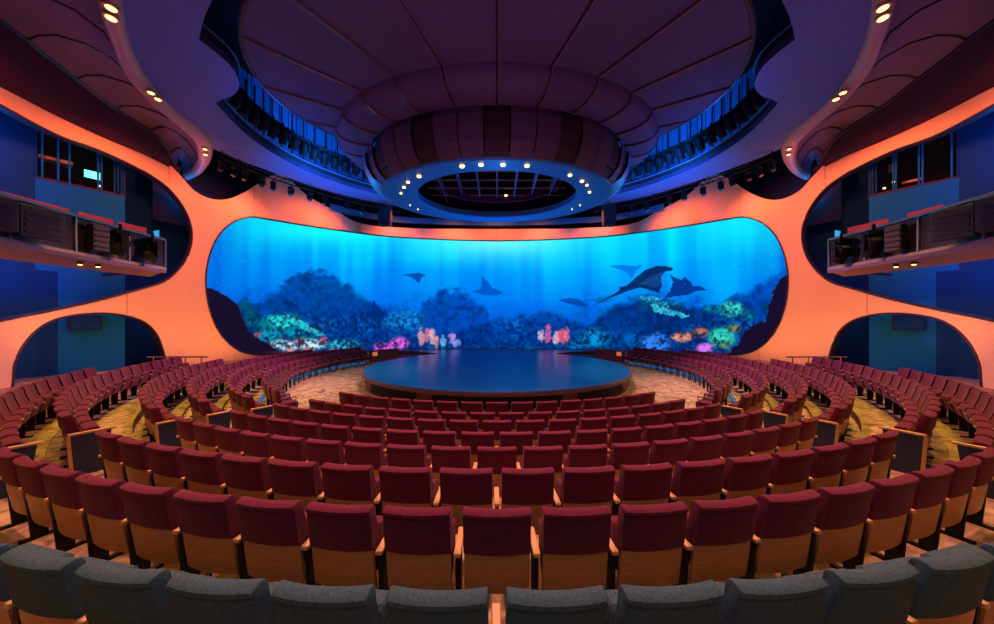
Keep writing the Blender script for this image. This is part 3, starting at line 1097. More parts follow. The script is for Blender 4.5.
# hand rails behind the ends of the side rows
for sx in (-1, 1):
    side = 'left' if sx < 0 else 'right'
    for (xa, xb, y, zt, zf, nm, ps) in ((11.5, 13.9, 12.6, 1.21, 0.50, 'nearer', 4), (10.6, 13.2, 17.9, 0.86, 0.46, 'farther', 3)):
        t = empty('hand_rail', (sx * (xa + xb) / 2, y, 0), 0, 'thin dark hand rail behind the seats on the %s, the %s of two there' % (side, nm), 'hand rail')
        h = (xb - xa) / 2
        mb = MB()
        mb.tube([(-h, 0, zt), (h, 0, zt)], 0.028, 8)
        mb.build('top_rail', M['railm'], t)
        for k in range(ps):
            x = -h + 0.25 + (2 * h - 0.5) * k / (ps - 1)
            mb = MB()
            mb.tube([(x, 0, 0.0), (x, 0, zt)], 0.018, 6)
            mb.build('post', M['railm'], t)

# ---------------------------------------------------------------- ceiling: shallow disc of fabric panels
DC = 13.1


def ell(ax, ay, zr, t):
    """t = 0 towards the camera, growing to the right"""
    return Vector((ax * math.sin(t), DC - ay * math.cos(t), EYE + zr))


NSEG = 26
def edge_r(t):
    """reach of the oval canopy (centre 9.9 m away) along the seam direction t, as a multiple of the crease ring"""
    a, b, c0 = 7.08, 4.6, 9.9
    sx_, cy_ = 6.25 * math.sin(t), 4.5 * math.cos(t)
    A_ = (sx_ / a) ** 2 + (cy_ / b) ** 2
    B_ = -2 * (DC - c0) * cy_ / b ** 2
    C_ = ((DC - c0) / b) ** 2 - 1
    D_ = B_ * B_ - 4 * A_ * C_
    r = (-B_ + math.sqrt(D_)) / (2 * A_) if D_ > 0 else 1.0
    return max(r, 1.015)


cove_prof = [(6.25, 4.5, 7.0), (6.24, 4.48, 6.86), (6.1, 4.35, 6.68), (5.8, 4.1, 6.56), (5.5, 3.85, 6.52), (5.1, 3.45, 6.54)]


def canopy(t, u, z):
    k = 1 + (edge_r(t) - 1) * u
    return ell(6.25 * k, 4.5 * k, z, t)


mb = MB()
tt = [2 * PI * k / 182 for k in range(182)]
mb.grid([[canopy(t, u, 7.0 + .06 * u) for t in tt] for u in (1.0, .75, .5, .25, 0)], close_u=True)
mb.grid([[ell(ax, ay, z, t) for t in tt] for ax, ay, z in cove_prof], close_u=True)
mb.grid([[canopy(t, 1, 7.06) for t in tt], [canopy(t, 1, 7.25) for t in tt], [ell(5.2, 3.5, 7.3, t) for t in tt]], close_u=True)
struct(mb.build('ceiling', M['ceil'], smooth=True))
mb = MB()
mb2 = MB()
for k in range(NSEG):
    t = 2 * PI * k / NSEG
    P = [canopy(t, u, 6.985 + .06 * u) for u in (1, .66, .33)] + [ell(ax, ay, z - 0.015, t) for ax, ay, z in cove_prof]
    mb.tube(P, 0.034, 5)
    mb2.tube([p + Vector((0.045 * math.cos(t), 0.045 * math.sin(t), -0.018)) for p in P], 0.011, 4)  # paler line beside each seam paints its highlight
mb.tube([canopy(t, 1, 7.1) for t in tt], 0.07, 6, close=True)
struct(mb.build('trim_3', M['rib']))
struct(mb2.build('trim_4', M['rib2']))

# ---------------------------------------------------------------- pendant drum under the disc, with its light ring
pd = empty('ceiling_pendant', (0, DC, EYE + 5.0), 0, 'round bowl-shaped lighting pendant hanging over the stage, with a blue underside ring', 'pendant')


def pel(ax, ay, zr, t):
    return ell(ax, ay, zr, t) - Vector((0, DC, EYE + 5.0))


bowl_prof = [(5.05, 3.4, 6.56), (5.14, 3.5, 6.3), (5.12, 3.52, 5.9), (5.0, 3.45, 5.5), (4.8, 3.33, 5.22), (4.6, 3.22, 5.08)]
NB = 39


def bowlpart(which, name, m_, off=0.0, one=False):
    for k in range(NB):
        if (k % 3 == 0) != (which == 'slot'):
            continue
        mb_ = MB()
        ts = [2 * PI * (k - 0.5 + u) / NB for u in (0.03, 0.35, 0.65, 0.97)]
        mb_.grid([[pel(ax + off, ay + off, z, t) for t in ts] for ax, ay, z in bowl_prof] +
                 [[pel(ax + off - 0.05, ay + off - 0.05, z, t) for t in ts] for ax, ay, z in bowl_prof[::-1]], close_v=True)
        mb_.build(name, m_, pd, smooth=False)


bowlpart('panel', 'bowl_panel', M['bowl'], 0.02)
bowlpart('slot', 'bowl_slot', M['slot'], -0.05)
mb = MB()
mb.grid([[pel(ax, ay, z, 2 * PI * k / 120) for k in range(120)] for ax, ay, z in ((4.56, 3.18, 5.20), (4.60, 3.22, 5.08), (4.58, 3.2, 5.04), (4.52, 3.16, 5.02), (3.3, 2.46, 5.02), (3.24, 2.42, 5.06), (3.24, 2.42, 5.3), (4.5, 3.12, 5.3))], close_u=True, close_v=True)
mb.build('light_ring', M['ringm'], pd, smooth=False)
mb = MB()
mb.grid([[pel(ax, ay, z, 2 * PI * k / 90) for k in range(90)] for ax, ay, z in ((4.9, 3.3, 5.32), (4.9, 3.3, 6.7), (3.6, 2.6, 6.9), (0.01, 0.01, 6.95))], close_u=True)
mb.build('inner_shell', M['dark'], pd)
mb = MB()
ang = [math.radians(68 + 224 * k / 90) for k in range(91)]
fl_ = [min(1.0, min(k, 90 - k) / 14) for k in range(91)]
mb.grid([[pel(4.62 + (ax - 4.62) * f_, 3.24 + (ay - 3.24) * f_, 5.1 + (z - 5.1), t) if n_ else pel(ax, ay, z, t) for t, f_ in zip(ang, fl_)]
         for ax, ay, z, n_ in ((4.62, 3.24, 5.06, 0), (5.0, 3.5, 5.3, 0), (5.24, 3.62, 5.75, 0), (5.3, 3.66, 6.2, 0), (5.16, 3.54, 6.25, 0))])
mb.build('side_skirt', M['ringm'], pd, smooth=True)

for j, (px, py, r) in enumerate([(419, 176, .075), (408, 182, .06), (404, 187, .06), (401, 193, .045), (410, 205, .03), (418, 209, .03), (462, 166, .08), (481, 164.5, .08), (503, 164.5, .08), (527, 165.5, .08),
                                 (570, 175, .07), (582, 181, .07), (587, 185, .05), (589.5, 192, .055), (580, 205, .03), (572, 209, .03)]):
    p = at_z(px, py, 5.015)
    mb = MB()
    mb.tube([(0, 0, 0.0), (0, 0, -0.035)], [r, r * 0.9], 12)
    mb.build('downlight', M['lamp'] if r > .04 else M['lampdim'], pd, loc=(p.x, p.y - DC, p.z - EYE - 5.0))
# catwalk band and trusses inside the ring
for (ax, ay, z, t0, t1) in ((2.6, 1.9, 5.55, 125, 235), (3.0, 2.2, 5.75, 110, 250)):
    mb = MB()
    mb.grid([[pel(a_, b_, z + dz, math.radians(t0 + (t1 - t0) * k / 30)) for k in range(31)] for a_, b_, dz in ((ax, ay, 0), (ax, ay, .28), (ax - .08, ay - .08, .28), (ax - .08, ay - .08, 0))], close_v=True)
    mb.build('catwalk_band', M['plum'], pd)
mb = MB()
for k in range(-3, 4):
    x = k * 0.8
    mb.tube([(x, -2.2, 0.75), (x, 2.2, 0.75)], 0.035, 5)
    mb.tube([(x, -2.2, 1.0), (x, 2.2, 1.0)], 0.035, 5)
for k in range(-2, 3):
    y = k * 0.8
    mb.tube([(-3.0, y, 0.78), (3.0, y, 0.78)], 0.035, 5)
mb.build('truss', M['steel'], pd)
p = at_z(506, 195, 5.3)
mb = MB()
mb.tube([(0, 0, 0), (0, 0, -.04)], .06, 10)
mb.build('downlight', M['lamp'], pd, loc=(p.x, p.y - DC, 0.3))


# ---------------------------------------------------------------- stage lights
def build_fixture(big):
    t = empty('stage_light')
    s = 1.3 if big else 0.8
    mb = MB()
    mb.box((0, 0, -.06 * s), (.30 * s, .22 * s, .10 * s))
    mb.tube([(0, 0, 0.14 * s), (0, 0, -.02)], .03 * s, 6)
    mb.build('base', M['black'], t)
    mb = MB()
    for x in (-.17 * s, .17 * s):
        mb.box((x, 0, -.26 * s), (.035 * s, .09 * s, .36 * s))
    mb.box((0, 0, -.12 * s), (.36 * s, .12 * s, .04 * s))
    mb.build('yoke', M['black'], t)
    mb = MB()
    a = math.radians(25)
    d = Vector((0, -math.sin(a), -math.cos(a)))
    c = Vector((0, 0, -.36 * s))
    mb.tube([c - d * .2 * s, c - d * .17 * s, c + d * .1 * s, c + d * .24 * s], [.06 * s, .12 * s, .14 * s, .12 * s], 12)
    b = mb.build('head', M['black'], t, smooth=False)
    mb = MB()
    mb.tube([c + d * .235 * s, c + d * .25 * s], [.10 * s, .095 * s], 12)
    mb.build('lens', M['glint'], b)
    return t


def put(pr, loc, rz, label, group):
    o = pr if pr.name not in used else copy_tree(pr)
    used.add(pr.name)
    used.add(o.name)
    o.location = loc
    o.rotation_euler = (0, 0, rz)
    return tag(o, label, 'stage light', group)


# ---------------------------------------------------------------- soffit ring round the disc
near_in = [(-6.4, 6.3), (-5.2, 5.4), (-3.0, 4.9), (0, 4.75)]
in_px = [(212.5, 0), (204, 18), (199, 39.5)], [(199, 39.5), (219, 55), (233, 69), (239, 82), (238, 90), (232, 96), (222, 99.5), (216, 103)], \
    [(216, 103), (235, 124), (256, 142), (278, 156), (300, 168), (330, 180), (361, 190), (400, 199), (440, 206), (470, 209), (497, 210)]
inn = [Vector(p) for p in near_in[::-1]]
inn = [p for p in catmull(inn, 3)]
for seg in in_px:
    L = [at_z(x, y, 7.5).xy for x, y in seg]
    L = catmull(L, 3)
    inn += L if (inn[-1] - L[0]).length > 0.05 else L[1:]
inn = [p for i, p in enumerate(inn) if i == 0 or (p - inn[i - 1]).length > 0.02]
inn_full = [(p.x, p.y) for p in inn] + [(-p.x, p.y) for p in inn[::-1][1:-1]]

rib_in_px = [(112, -50), (118, -20), (122, 0), (127, 31), (137, 60), (150, 82), (174, 109), (193, 124), (205, 134), (211, 142), (213, 151), (210, 162), (202, 172), (191, 178)]
rib_in = [at_z(x, y, 7.5).xy for x, y in rib_in_px]
rib_in = catmull([Vector((-8.2, -3)), Vector((-8.0, 1.0))] + [p for p in rib_in], 4)
rib_soffit = [p for p in rib_in if p.y < at_z(213, 151, 7.5).y]
out_px = [(226, 154), (240, 160), (280, 175), (321, 189), (355, 198), (391, 205), (440, 212), (470, 215), (497, 216)]
out = catmull([rib_soffit[-1]] + [at_z(x, y, 7.5).xy for x, y in out_px], 4)
outer_s = [Vector((0, -3))] + rib_soffit + out[1:]
outer_s = [p for i, p in enumerate(outer_s) if i == 0 or (p - outer_s[i - 1]).length > 0.02]
outer_full = [(p.x, p.y) for p in outer_s] + [(-p.x, p.y) for p in outer_s[::-1][1:-1]]
so_ = sheet(outer_full, [inn_full], 0.8, lambda p: (p[0], p[1], EYE + 7.5), lambda p: (p[0], p[1], EYE + 7.72), [M['soffit'], M['soffit']], 'ceiling_soffit')
so_.name = 'ceiling_ring'
struct(so_)
# fascia standing on the inner edge, trough shelf and lit back wall
cl = [Vector((x, y)) for x, y in inn_full]


def offset_loop(L, d):
    o = []
    n = len(L)
    for i in range(n):
        a = (L[i] - L[i - 1]).normalized()
        b = (L[(i + 1) % n] - L[i]).normalized()
        t = (a + b)
        t = t.normalized() if t.length > 1e-3 else a
        o.append(L[i] + Vector((t.y, -t.x)) * d)
    return o


cx_sign = 1
tst = offset_loop(cl, 0.2)
if sum(p.length for p in [q - Vector((0, DC)) for q in tst]) < sum((q - Vector((0, DC))).length for q in cl):
    cx_sign = -1
back_loop = []
for i, p in enumerate(cl):
    # smooth oval behind the wavy edge
    v = p - Vector((0, DC))
    t = math.atan2(v.x / 11.4, -v.y / 9.2)
    q = Vector((11.4 * math.sin(t), DC - 9.0 * math.cos(t)))
    qq = p + (q - p).normalized() * min((q - p).length, 1.1) if (q - p).length > 0.01 else p
    back_loop.append(Vector((11.4 * math.sin(t), DC - 9.2 * math.cos(t))) if (q - Vector((0, DC))).length > v.length + 0.3 else p + v.normalized() * 0.5)
mb = MB()
rows = [[(p.x, p.y, EYE + z) for p in cl] for z in (7.5, 7.95)]
mb.grid(rows, close_u=True)
mb.grid([[(p.x, p.y, EYE + 7.95) for p in cl], [(p.x, p.y, EYE + 7.95) for p in back_loop]], close_u=True)
struct(mb.build('trim_5', M['slot']))
mb = MB()
mb.tube([(p.x, p.y, EYE + 7.97) for p in cl], 0.035, 5, close=True)
struct(mb.build('trim_6', M['trough'], smooth=True))
mb = MB()
mb.grid([[(p.x, p.y, EYE + 7.95) for p in back_loop], [(p.x, p.y, EYE + 11.2) for p in back_loop]], close_u=True)
struct(mb.build('wall_trough', M['trough']))
mb = MB()
for i, p in enumerate(back_loop):
    v = (p - Vector((0, DC))).normalized()
    q = p - v * 0.03
    mb.box((q.x, q.y, EYE + 9.4), (.05, .05, 2.9))
for z in (8.5, 9.3):
    mb.tube([(p.x - (p - Vector((0, DC))).normalized().x * .06, p.y - (p - Vector((0, DC))).normalized().y * .06, EYE + z) for p in back_loop], 0.035, 4, close=True)
struct(mb.build('trim_7', M['slot']))
# dark slab closing the room above everything
mb = MB()
mb.box((0, 11, EYE + 11.6), (44, 32, 0.2))
struct(mb.build('ceiling_slab', M['dark']))

# pipes and lamps in the trough
big = build_fixture(True)
small = build_fixture(False)
for sx in (-1, 1):
    side = 'left' if sx < 0 else 'right'
    for zr, da in ((8.9, 0.25), (8.75, 0.75)):
        pts = []
        for k in range(31):
            t = sx * math.radians(74 + 96 * k / 30)
            pts.append(ell(9.75 + da, 7.35 + da, zr, t))
        mb = MB()
        mb.tube(pts, 0.04, 6)
        for k in range(0, 31, 2):
            mb.tube([pts[k], pts[k] + Vector((0, 0, 2.4))], 0.02, 4)
        tag(mb.build('lighting_pipe', M['black'], smooth=True), 'curved black lighting pipe in the %s ceiling channel, nearer the %s' % (side, 'ceiling disc' if da < .5 else 'lit blue panels'), 'pipe')
    N = 24
    for k in range(N):
        t = sx * math.radians(78 + 88 * k / (N - 1))
        p = ell(9.98, 7.58, 8.85, t)
        put(big, p, t + random.uniform(-.5, .5), 'black stage light in the %s ceiling channel, %s from its outer end' % (side, ORD[k]), 'stage lights in the %s ceiling channel' % side)
    # slim rail with small spotlights below the rear edge of the soffit
    pr_px = [(222, 158), (240, 166), (262, 175), (285, 183), (310, 190), (340, 199), (370, 206), (400, 212)]
    pts = [at_z(x, y, 7.15) for x, y in pr_px]
    pts = catmull(pts, 4)
    pts = [Vector((-p.x * sx if sx > 0 else p.x, p.y, p.z)) for p in pts]
    mb = MB()
    mb.tube(pts, 0.035, 6)
    mb.tube([p + Vector((0, 0, .22)) for p in pts], 0.035, 6)
    for k in range(0, len(pts) - 1):
        mb.tube([pts[k], pts[k + 1] + Vector((0, 0, .22))], 0.015, 4)
    for k in range(0, len(pts), 4):
        mb.tube([pts[k], pts[k] + Vector((0, 0, .6))], 0.025, 4)
    tag(mb.build('lighting_truss', M['black']), 'slim curved black truss under the rear edge of the %s soffit' % side, 'truss')
    N = 11
    for k in range(N):
        p = pts[int((len(pts) - 1) * (k + 0.3) / N)]
        put(small, (p.x, p.y, p.z - .12), random.uniform(-.6, .6), 'small spotlight on the slim %s truss above the orange wall, %s from the outer end' % (side, ORD[k]), 'spotlights on the slim %s truss' % side)
    # black loudspeaker boxes over the screen
    p = at_z(sx * 112 + 497, 216, 6.6)
    mb = MB()
    mb.box((0, 0, 0), (.75, .5, 1.25))
    sp = empty('loudspeaker', (p.x, p.y, p.z), 0, 'black hanging loudspeaker box over the %s part of the screen' % side, 'loudspeaker')
    mb.build('cabinet', M['dark'], sp, bevel=.02)
    mb = MB()
    mb.box((0, -.26, 0), (.65, .02, 1.1))
    mb.build('grille', M['black'], sp)
    mb = MB()
    mb.tube([(0, 0, .6), (0, 0, 1.6)], .03, 6)
    mb.build('hanger', M['black'], sp)

# rear fascia between soffit and the wall over the screen
mb = MB()
pts = [at_z(x, y, 7.0) for x, y in [(330, 210), (360, 217), (390, 221.5), (420, 223.5), (460, 225), (497, 225.5), (534, 225), (574, 223.5), (604, 221.5), (634, 217), (664, 210)]]
pts = catmull(pts, 4)
mb.grid([[(p.x, p.y, p.z + dz) for p in pts] for dz in (0, .42)])
mb.grid([[(p.x, p.y + dy, p.z) for p in pts] for dy in (0, .25)])
struct(mb.build('trim_8', M['trough']))
mb = MB()
pts = [(p.x, p.y + .5, p.z + .5) for p in pts]
mb.grid([[(x, y, z), ] and (x, y, z) for x, y, z in pts] and [[(x, y, z - .1) for x, y, z in pts], [(x, y, z + 2.5) for x, y, z in pts]])
struct(mb.build('trim_9', M['dark']))

# ---------------------------------------------------------------- side coves: curved lip with downlights, panelled recess
for sx in (-1, 1):
    side = 'left' if sx < 0 else 'right'
    N = 61

    def resample(P, n):
        P = [Vector(p) for p in P]
        S = [0]
        for i in range(1, len(P)):
            S.append(S[-1] + (P[i] - P[i - 1]).length)
        o = []
        j = 0
        for k in range(n):
            s = S[-1] * k / (n - 1)
            while j < len(S) - 2 and S[j + 1] < s:
                j += 1
            t = (s - S[j]) / max(1e-9, S[j + 1] - S[j])
            o.append(P[j].lerp(P[j + 1], min(max(t, 0), 1)))
        return o
    A = resample([Vector((p.x, p.y, EYE + 7.5)) for p in rib_in], N)
    B_px = [(88, -50), (95, -10), (103, 20), (120, 65), (133, 84), (147, 99), (168, 117), (185, 131), (195, 142), (198, 152), (197, 163), (191, 171), (183, 175)]
    B = [at_z(x, y, 7.5) for x, y in B_px]
    B = resample(catmull([Vector((-8.9, -3, EYE + 7.5)), Vector((-8.7, 1.0, EYE + 7.5))] + B, 4), N)
    C_px = [(0, 20), (38, 50), (75, 78), (110, 105), (140, 124), (157, 136), (166, 148), (172, 160), (176, 170)]
    Cc = [at_z(x, y, z_) for (x, y), z_ in zip(C_px, (8.2, 8.2, 8.2, 8.2, 8.15, 8.0, 7.8, 7.5, 7.3))]
    Cc = resample(catmull([Vector((-11.5, -3, EYE + 8.2)), Vector((-12.4, 3, EYE + 8.2))] + Cc, 4), N)
    D = []
    for k in range(N):
        # wall top line
        s = 0.3 + (whit(181, 176).x - 0.3) * k / (N - 1)
        p = wpos(s, -0.02)
        D.append(Vector((p.x, p.y, EYE + 7.3)))
    D = resample(D, N)
    mir = lambda L: [Vector((-p.x, p.y, p.z)) for p in L] if sx > 0 else L
    A, B, Cc, D = mir(A), mir(B), mir(Cc), mir(D)
    # rounded lip between A and B
    rows = []
    for u, dz in ((0, 0.22), (0, 0), (.12, -.10), (.35, -.17), (.65, -.17), (.88, -.10), (1, 0), (1.0, .5)):
        rows.append([a.lerp(b, u) + Vector((0, 0, dz)) for a, b in zip(A, B)])
    mb = MB()
    mb.grid(rows)
    struct(mb.build('ceiling_lip', M['lip'], smooth=True)).name = 'trim_10'
    # recess: up from the lip, across to the crease, down to the wall top
    rows = [[b + Vector((0, 0, .1)) for b in B]]
    for u, h in ((.06, .35), (.25, .62), (.5, .7), (.75, .55), (.92, .25), (1, 0)):
        rows.append([b.lerp(c, u) + Vector((0, 0, h if u < 1 else 0)) for b, c in zip(B, Cc)])
    mb = MB()
    mb.grid(rows)
    struct(mb.build('ceiling_cove', M['lobe'], smooth=True)).name = 'ceiling_cove'
    mb = MB()
    mb.grid([[c.lerp(d, u) + Vector((0, 0, -0.25 * math.sin(PI * u))) for c, d in zip(Cc, D)] for u in (0, .25, .5, .75, 1)])
    struct(mb.build('ceiling_slope', M['slope'], smooth=True))
    mb = MB()
    mb.grid([[(*wpos(0.3 + (whit(160, 158).x - .3) * k / 60, o_), EYE + z_) for k in range(61)] for o_, z_ in ((-.03, 7.3), (-.03, 7.62), (.2, 7.62))] if sx < 0 else
            [[(-wpos(0.3 + (whit(160, 158).x - .3) * k / 60, o_).x, wpos(0.3 + (whit(160, 158).x - .3) * k / 60, o_).y, EYE + z_) for k in range(61)] for o_, z_ in ((-.03, 7.3), (-.03, 7.62), (.2, 7.62))])
    struct(mb.build('trim_11', M['soffit']))
    # seams
    mb = MB()
    mb.tube([c + Vector((0, 0, -.02)) for c in Cc], .05, 5)
    for k in (14, 19, 24, 29, 34, 39, 44, 49, 53, 57):
        mb.tube([r[k] + Vector((0, 0, -.02)) for r in rows], .028, 5)
    struct(mb.build('trim_12', M['rib']))
    # pairs of downlights in the lip
    for j, (x, y, r) in enumerate([(111, 7, .10), (111, 17, .10), (151, 92, .085), (158, 98.5, .085), (205, 148.5, .07), (205.5, 154, .07)]):
        p = at_z(x, y, 7.30)
        mb = MB()
        mb.tube([(0, 0, .03), (0, 0, -.035)], [r * 1.5, r * 1.5], 14)
        t = empty('downlight', (-p.x * sx if sx > 0 else p.x, p.y, p.z), 0, '%s warm downlight of the %s pair in the %s ceiling lip' % (('upper', 'lower')[j % 2], ('nearest', 'middle', 'farthest')[j // 2], side), 'downlight', 'downlights in the %s ceiling lip' % side)
        mb.build('housing', M['lip'], t)
        mb = MB()
        mb.tube([(0, 0, -.03), (0, 0, -.045)], [r, r * .9], 14)
        mb.build('bulb', M['lamp'], t)

# ---------------------------------------------------------------- rooms behind the side openings
for sx in (-1, 1):
    side = 'left' if sx < 0 else 'right'

    def wpanel(a, b, za, zb, m_, name):
        mb = MB()
        a = Vector(a)
        b = Vector(b)
        d = (b - a).normalized()
        nrm = Vector((-d.y, d.x)) * 0.12
        Q = [(a.x, a.y), (b.x, b.y), (b.x + nrm.x, b.y + nrm.y), (a.x + nrm.x, a.y + nrm.y)]
        if sx > 0:
            Q = [(-x, y) for x, y in Q]
        P = [(x, y, EYE + za) for x, y in Q] + [(x, y, EYE + zb) for x, y in Q]
        mb.add(P, [(3, 2, 1, 0), (4, 5, 6, 7), (0, 1, 5, 4), (1, 2, 6, 5), (2, 3, 7, 6), (3, 0, 4, 7)])
        return struct(mb.build(name, m_))

    def ln(px):
        """point of the alcove back wall in direction px"""
        dx = (px - 497) / FPX
        # line through (-17.48,12) with direction (1.23,1.85)
        k = (dx * 12 + 17.48) / (1.23 - dx * 1.85)
        return (-17.48 + 1.23 * k, 12 + 1.85 * k)
    P0, P35, P57, P125 = (-18.9, 9.87), ln(35), ln(58), ln(125)
    wn = 'wall_alcove_%s' % side
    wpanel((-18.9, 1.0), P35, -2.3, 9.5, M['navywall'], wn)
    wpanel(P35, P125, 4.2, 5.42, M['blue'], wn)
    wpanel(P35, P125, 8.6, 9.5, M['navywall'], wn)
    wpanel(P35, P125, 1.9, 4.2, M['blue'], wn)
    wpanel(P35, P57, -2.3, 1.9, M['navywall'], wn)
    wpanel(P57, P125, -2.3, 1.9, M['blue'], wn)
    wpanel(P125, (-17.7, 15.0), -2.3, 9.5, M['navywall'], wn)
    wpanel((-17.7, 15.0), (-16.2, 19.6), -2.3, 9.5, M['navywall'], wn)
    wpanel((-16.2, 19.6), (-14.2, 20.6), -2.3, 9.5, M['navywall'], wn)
    mb = MB()
    mb.box((sx * 17.5, 11.0, EYE + 9.5), (6, 20, .1))
    struct(mb.build('ceiling_alcove', M['dark']))
    mb = MB()
    # small dark box on the lower blue wall
    a, b = Vector(ln(68)), Vector(ln(101))
    md = (a + b) / 2
    d = (b - a)
    t = empty('wall_box', (sx * -1 * -1 * (md.x + .18) * (1 if sx < 0 else -1) * (1 if sx < 0 else 1), md.y - .1, EYE - .12), 0, 'dark flat box high on the blue wall inside the lower %s opening' % side, 'box')
    t.location = ((md.x + .16) * (1 if sx < 0 else -1), md.y - .1, EYE - .12)
    ang = math.atan2(d.y, d.x)
    t.rotation_euler = (0, 0, ang if sx < 0 else -ang)
    mb.box((0, 0, 0), (d.length, .14, .6))
    mb.build('cover', M['black'], t)
    mb = MB()
    mb.box((0, -.08, 0), (d.length * .9, .02, .5))
    mb.build('front_plate', M['navywall'], t)
    # control room: recess, glass, mullions
    cr = empty('window', (0, 0, 0))
    struct(cr)
    cr.name = 'window_%d' % (1 if sx < 0 else 2)
    a, b = Vector(P35), Vector(P125)
    d = (b - a).normalized()
    nr = Vector((-d.y, d.x))
    fl = (lambda p: (p[0], p[1])) if sx < 0 else (lambda p: (-p[0], p[1]))

    def crbox(u0, u1, w0, w1, za, zb, m_, name, par):
        L = (b - a).length
        Q = [a + d * L * u0 + nr * w0, a + d * L * u1 + nr * w0, a + d * L * u1 + nr * w1, a + d * L * u0 + nr * w1]
        Q = [fl((q.x, q.y)) for q in Q]
        mb = MB()
        mb.add([(x, y, EYE + za) for x, y in Q] + [(x, y, EYE + zb) for x, y in Q], [(3, 2, 1, 0), (4, 5, 6, 7), (0, 1, 5, 4), (1, 2, 6, 5), (2, 3, 7, 6), (3, 0, 4, 7)])
        o = mb.build(name, m_, par)
        return o
    crbox(0, 1, 2.4, 2.5, 5.3, 8.7, M['dark'], 'room_back', cr)
    crbox(0, 1, 0.1, 2.5, 5.3, 5.42, M['dark'], 'room_floor', cr)
    crbox(0, 1, 0.1, 2.5, 8.6, 8.7, M['dark'], 'room_ceiling', cr)
    crbox(-.02, 0, 0.1, 2.5, 5.3, 8.7, M['dark'], 'room_side', cr)
    crbox(1, 1.02, 0.1, 2.5, 5.3, 8.7, M['dark'], 'room_side', cr)
    crbox(0, 1, .05, .06, 5.42, 8.6, M['glass'], 'pane', cr)
    for u in ((.0, .06, .22, .34, .66, .70, .86, .90, .98) if sx < 0 else (.0, .06, .36, .40, .66, .69, .9, .94, .98)):
        crbox(u, u + .022, -.02, .10, 5.42, 8.6, M['navywall'] if u > .8 or u < .03 else M['blue'], 'mullion', cr)
    crbox(0, 1, -.02, .10, 5.38, 5.46, M['plum'], 'sill', cr)
    # things in the control room
    if sx < 0:
        o = crbox(.54, .73, .9, .98, 6.12, 6.42, M['sign'], 'glowing_monitor', None)
        tag(o, 'bright cyan lit panel glowing in the left control room window', 'monitor')
        o = crbox(.04, .40, .5, 1.0, 6.35, 6.48, M['arm'], 'console', None)
        tag(o, 'warm lit shelf inside the left control room window', 'shelf')
        spots = ((.16, .8, 8.2), (.70, .6, 5.75))
    else:
        o = crbox(.70, .80, .9, .98, 6.5, 6.85, M['arm'], 'notice_board', None)
        tag(o, 'small pale board inside the right control room window', 'board')
        o = crbox(.38, .62, .5, 1.0, 5.75, 5.85, M['arm'], 'console', None)
        tag(o, 'warm lit desk inside the right control room window', 'desk')
        spots = ((.24, .8, 8.0), (.70, .5, 5.9), (.82, .6, 5.75))
    for q, (u, w_, z_) in enumerate(spots):
        o = crbox(u, u + .035, w_, w_ + .08, z_, z_ + .06, M['lampdim'], 'small_lamp', None)
        tag(o, 'tiny warm lamp, %s control room, %s' % (side, ('the topmost one', 'the one near the sill closest to the screen' if sx < 0 else 'the left of two near the sill', 'the right of two near the sill')[q]), 'lamp')
    L = (b - a).length
    pp = a + d * L * .2 + nr * 1.0
    light('control_room_light', 'POINT', (*fl((pp.x, pp.y)), EYE + 8.1), None, WARM, 9, .1)

    # ------------------------------------------------ lighting gallery in front of the upper opening
    g = empty('lighting_gallery', (sx * 11.2, 7.0, EYE + 1.7), 0, 'long dark lighting gallery jutting out across the upper %s opening' % side, 'gallery')
    org = Vector((sx * 11.2, 7.0, EYE + 1.7))
    line = catmull([Vector((-9.6, 1.5)), Vector((-10.3, 4.2)), Vector((-10.75, 6.6)), Vector((-11.2, 8.8)), Vector((-11.42, 10.9))], 5)
    wd = [2.0 - 0.95 * (i / (len(line) - 1)) ** 2 for i in range(len(line))]
    inner = line
    outer_ = [Vector((p.x - w_, p.y + .5)) for i, (p, w_) in enumerate(zip(line, wd))]

    def G(L, z):
        return [(-p.x * 1.0 if sx > 0 else p.x, p.y, EYE + z) for p in L]

    def gl(name, rows, m_, smooth=False, close_v=True):
        mb = MB()
        rows = [[Vector(p) - org for p in r] for r in rows]
        mb.grid(rows, close_v=close_v)
        n = len(rows[0])
        if close_v:
            mb.f.append([i * n for i in range(len(rows))])
            mb.mi.append(0)
            mb.f.append([i * n + n - 1 for i in range(len(rows))][::-1])
            mb.mi.append(0)
        return mb.build(name, m_, g, smooth=smooth)
    gl('deck', [G(inner, 1.66), G(inner, 1.82), G(outer_, 1.78), G(outer_, 1.56)], M['deck'])
    off = lambda L, e: [Vector((p.x + e, p.y)) for p in L]
    gl('lower_fascia', [G(off(inner, .03), 1.62), G(off(inner, .06), 1.72), G(off(inner, .03), 1.80), G(off(inner, -.05), 1.80), G(off(inner, -.05), 1.62)], M['deck'])
    gl('top_rail', [G(off(inner, .05), 2.72), G(off(inner, .05), 2.79), G(off(inner, -.06), 2.81), G(off(inner, -.06), 2.72)], M['steel'])
    gl('back_rail', [G(off(outer_, .05), 2.62), G(off(outer_, .05), 2.68), G(off(outer_, -.05), 2.68), G(off(outer_, -.05), 2.62)], M['plum'])
    gl('front_panel', [G(off(inner, -.02), 1.8), G(off(inner, -.02), 2.72), G(off(inner, -.05), 2.72), G(off(inner, -.05), 1.8)], M['gloss'])
    # rounded end plate
    e0, e1 = inner[-1], outer_[-1]
    mb = MB()
    nn = 8
    rows = []
    for z in (1.66, 2.76):
        rows.append([Vector(G([Vector((e0.x + (e1.x - e0.x) * k / nn, e0.y + (e1.y - e0.y) * k / nn + .22 * math.sin(PI * k / nn)))], z)[0]) - org for k in range(nn + 1)])
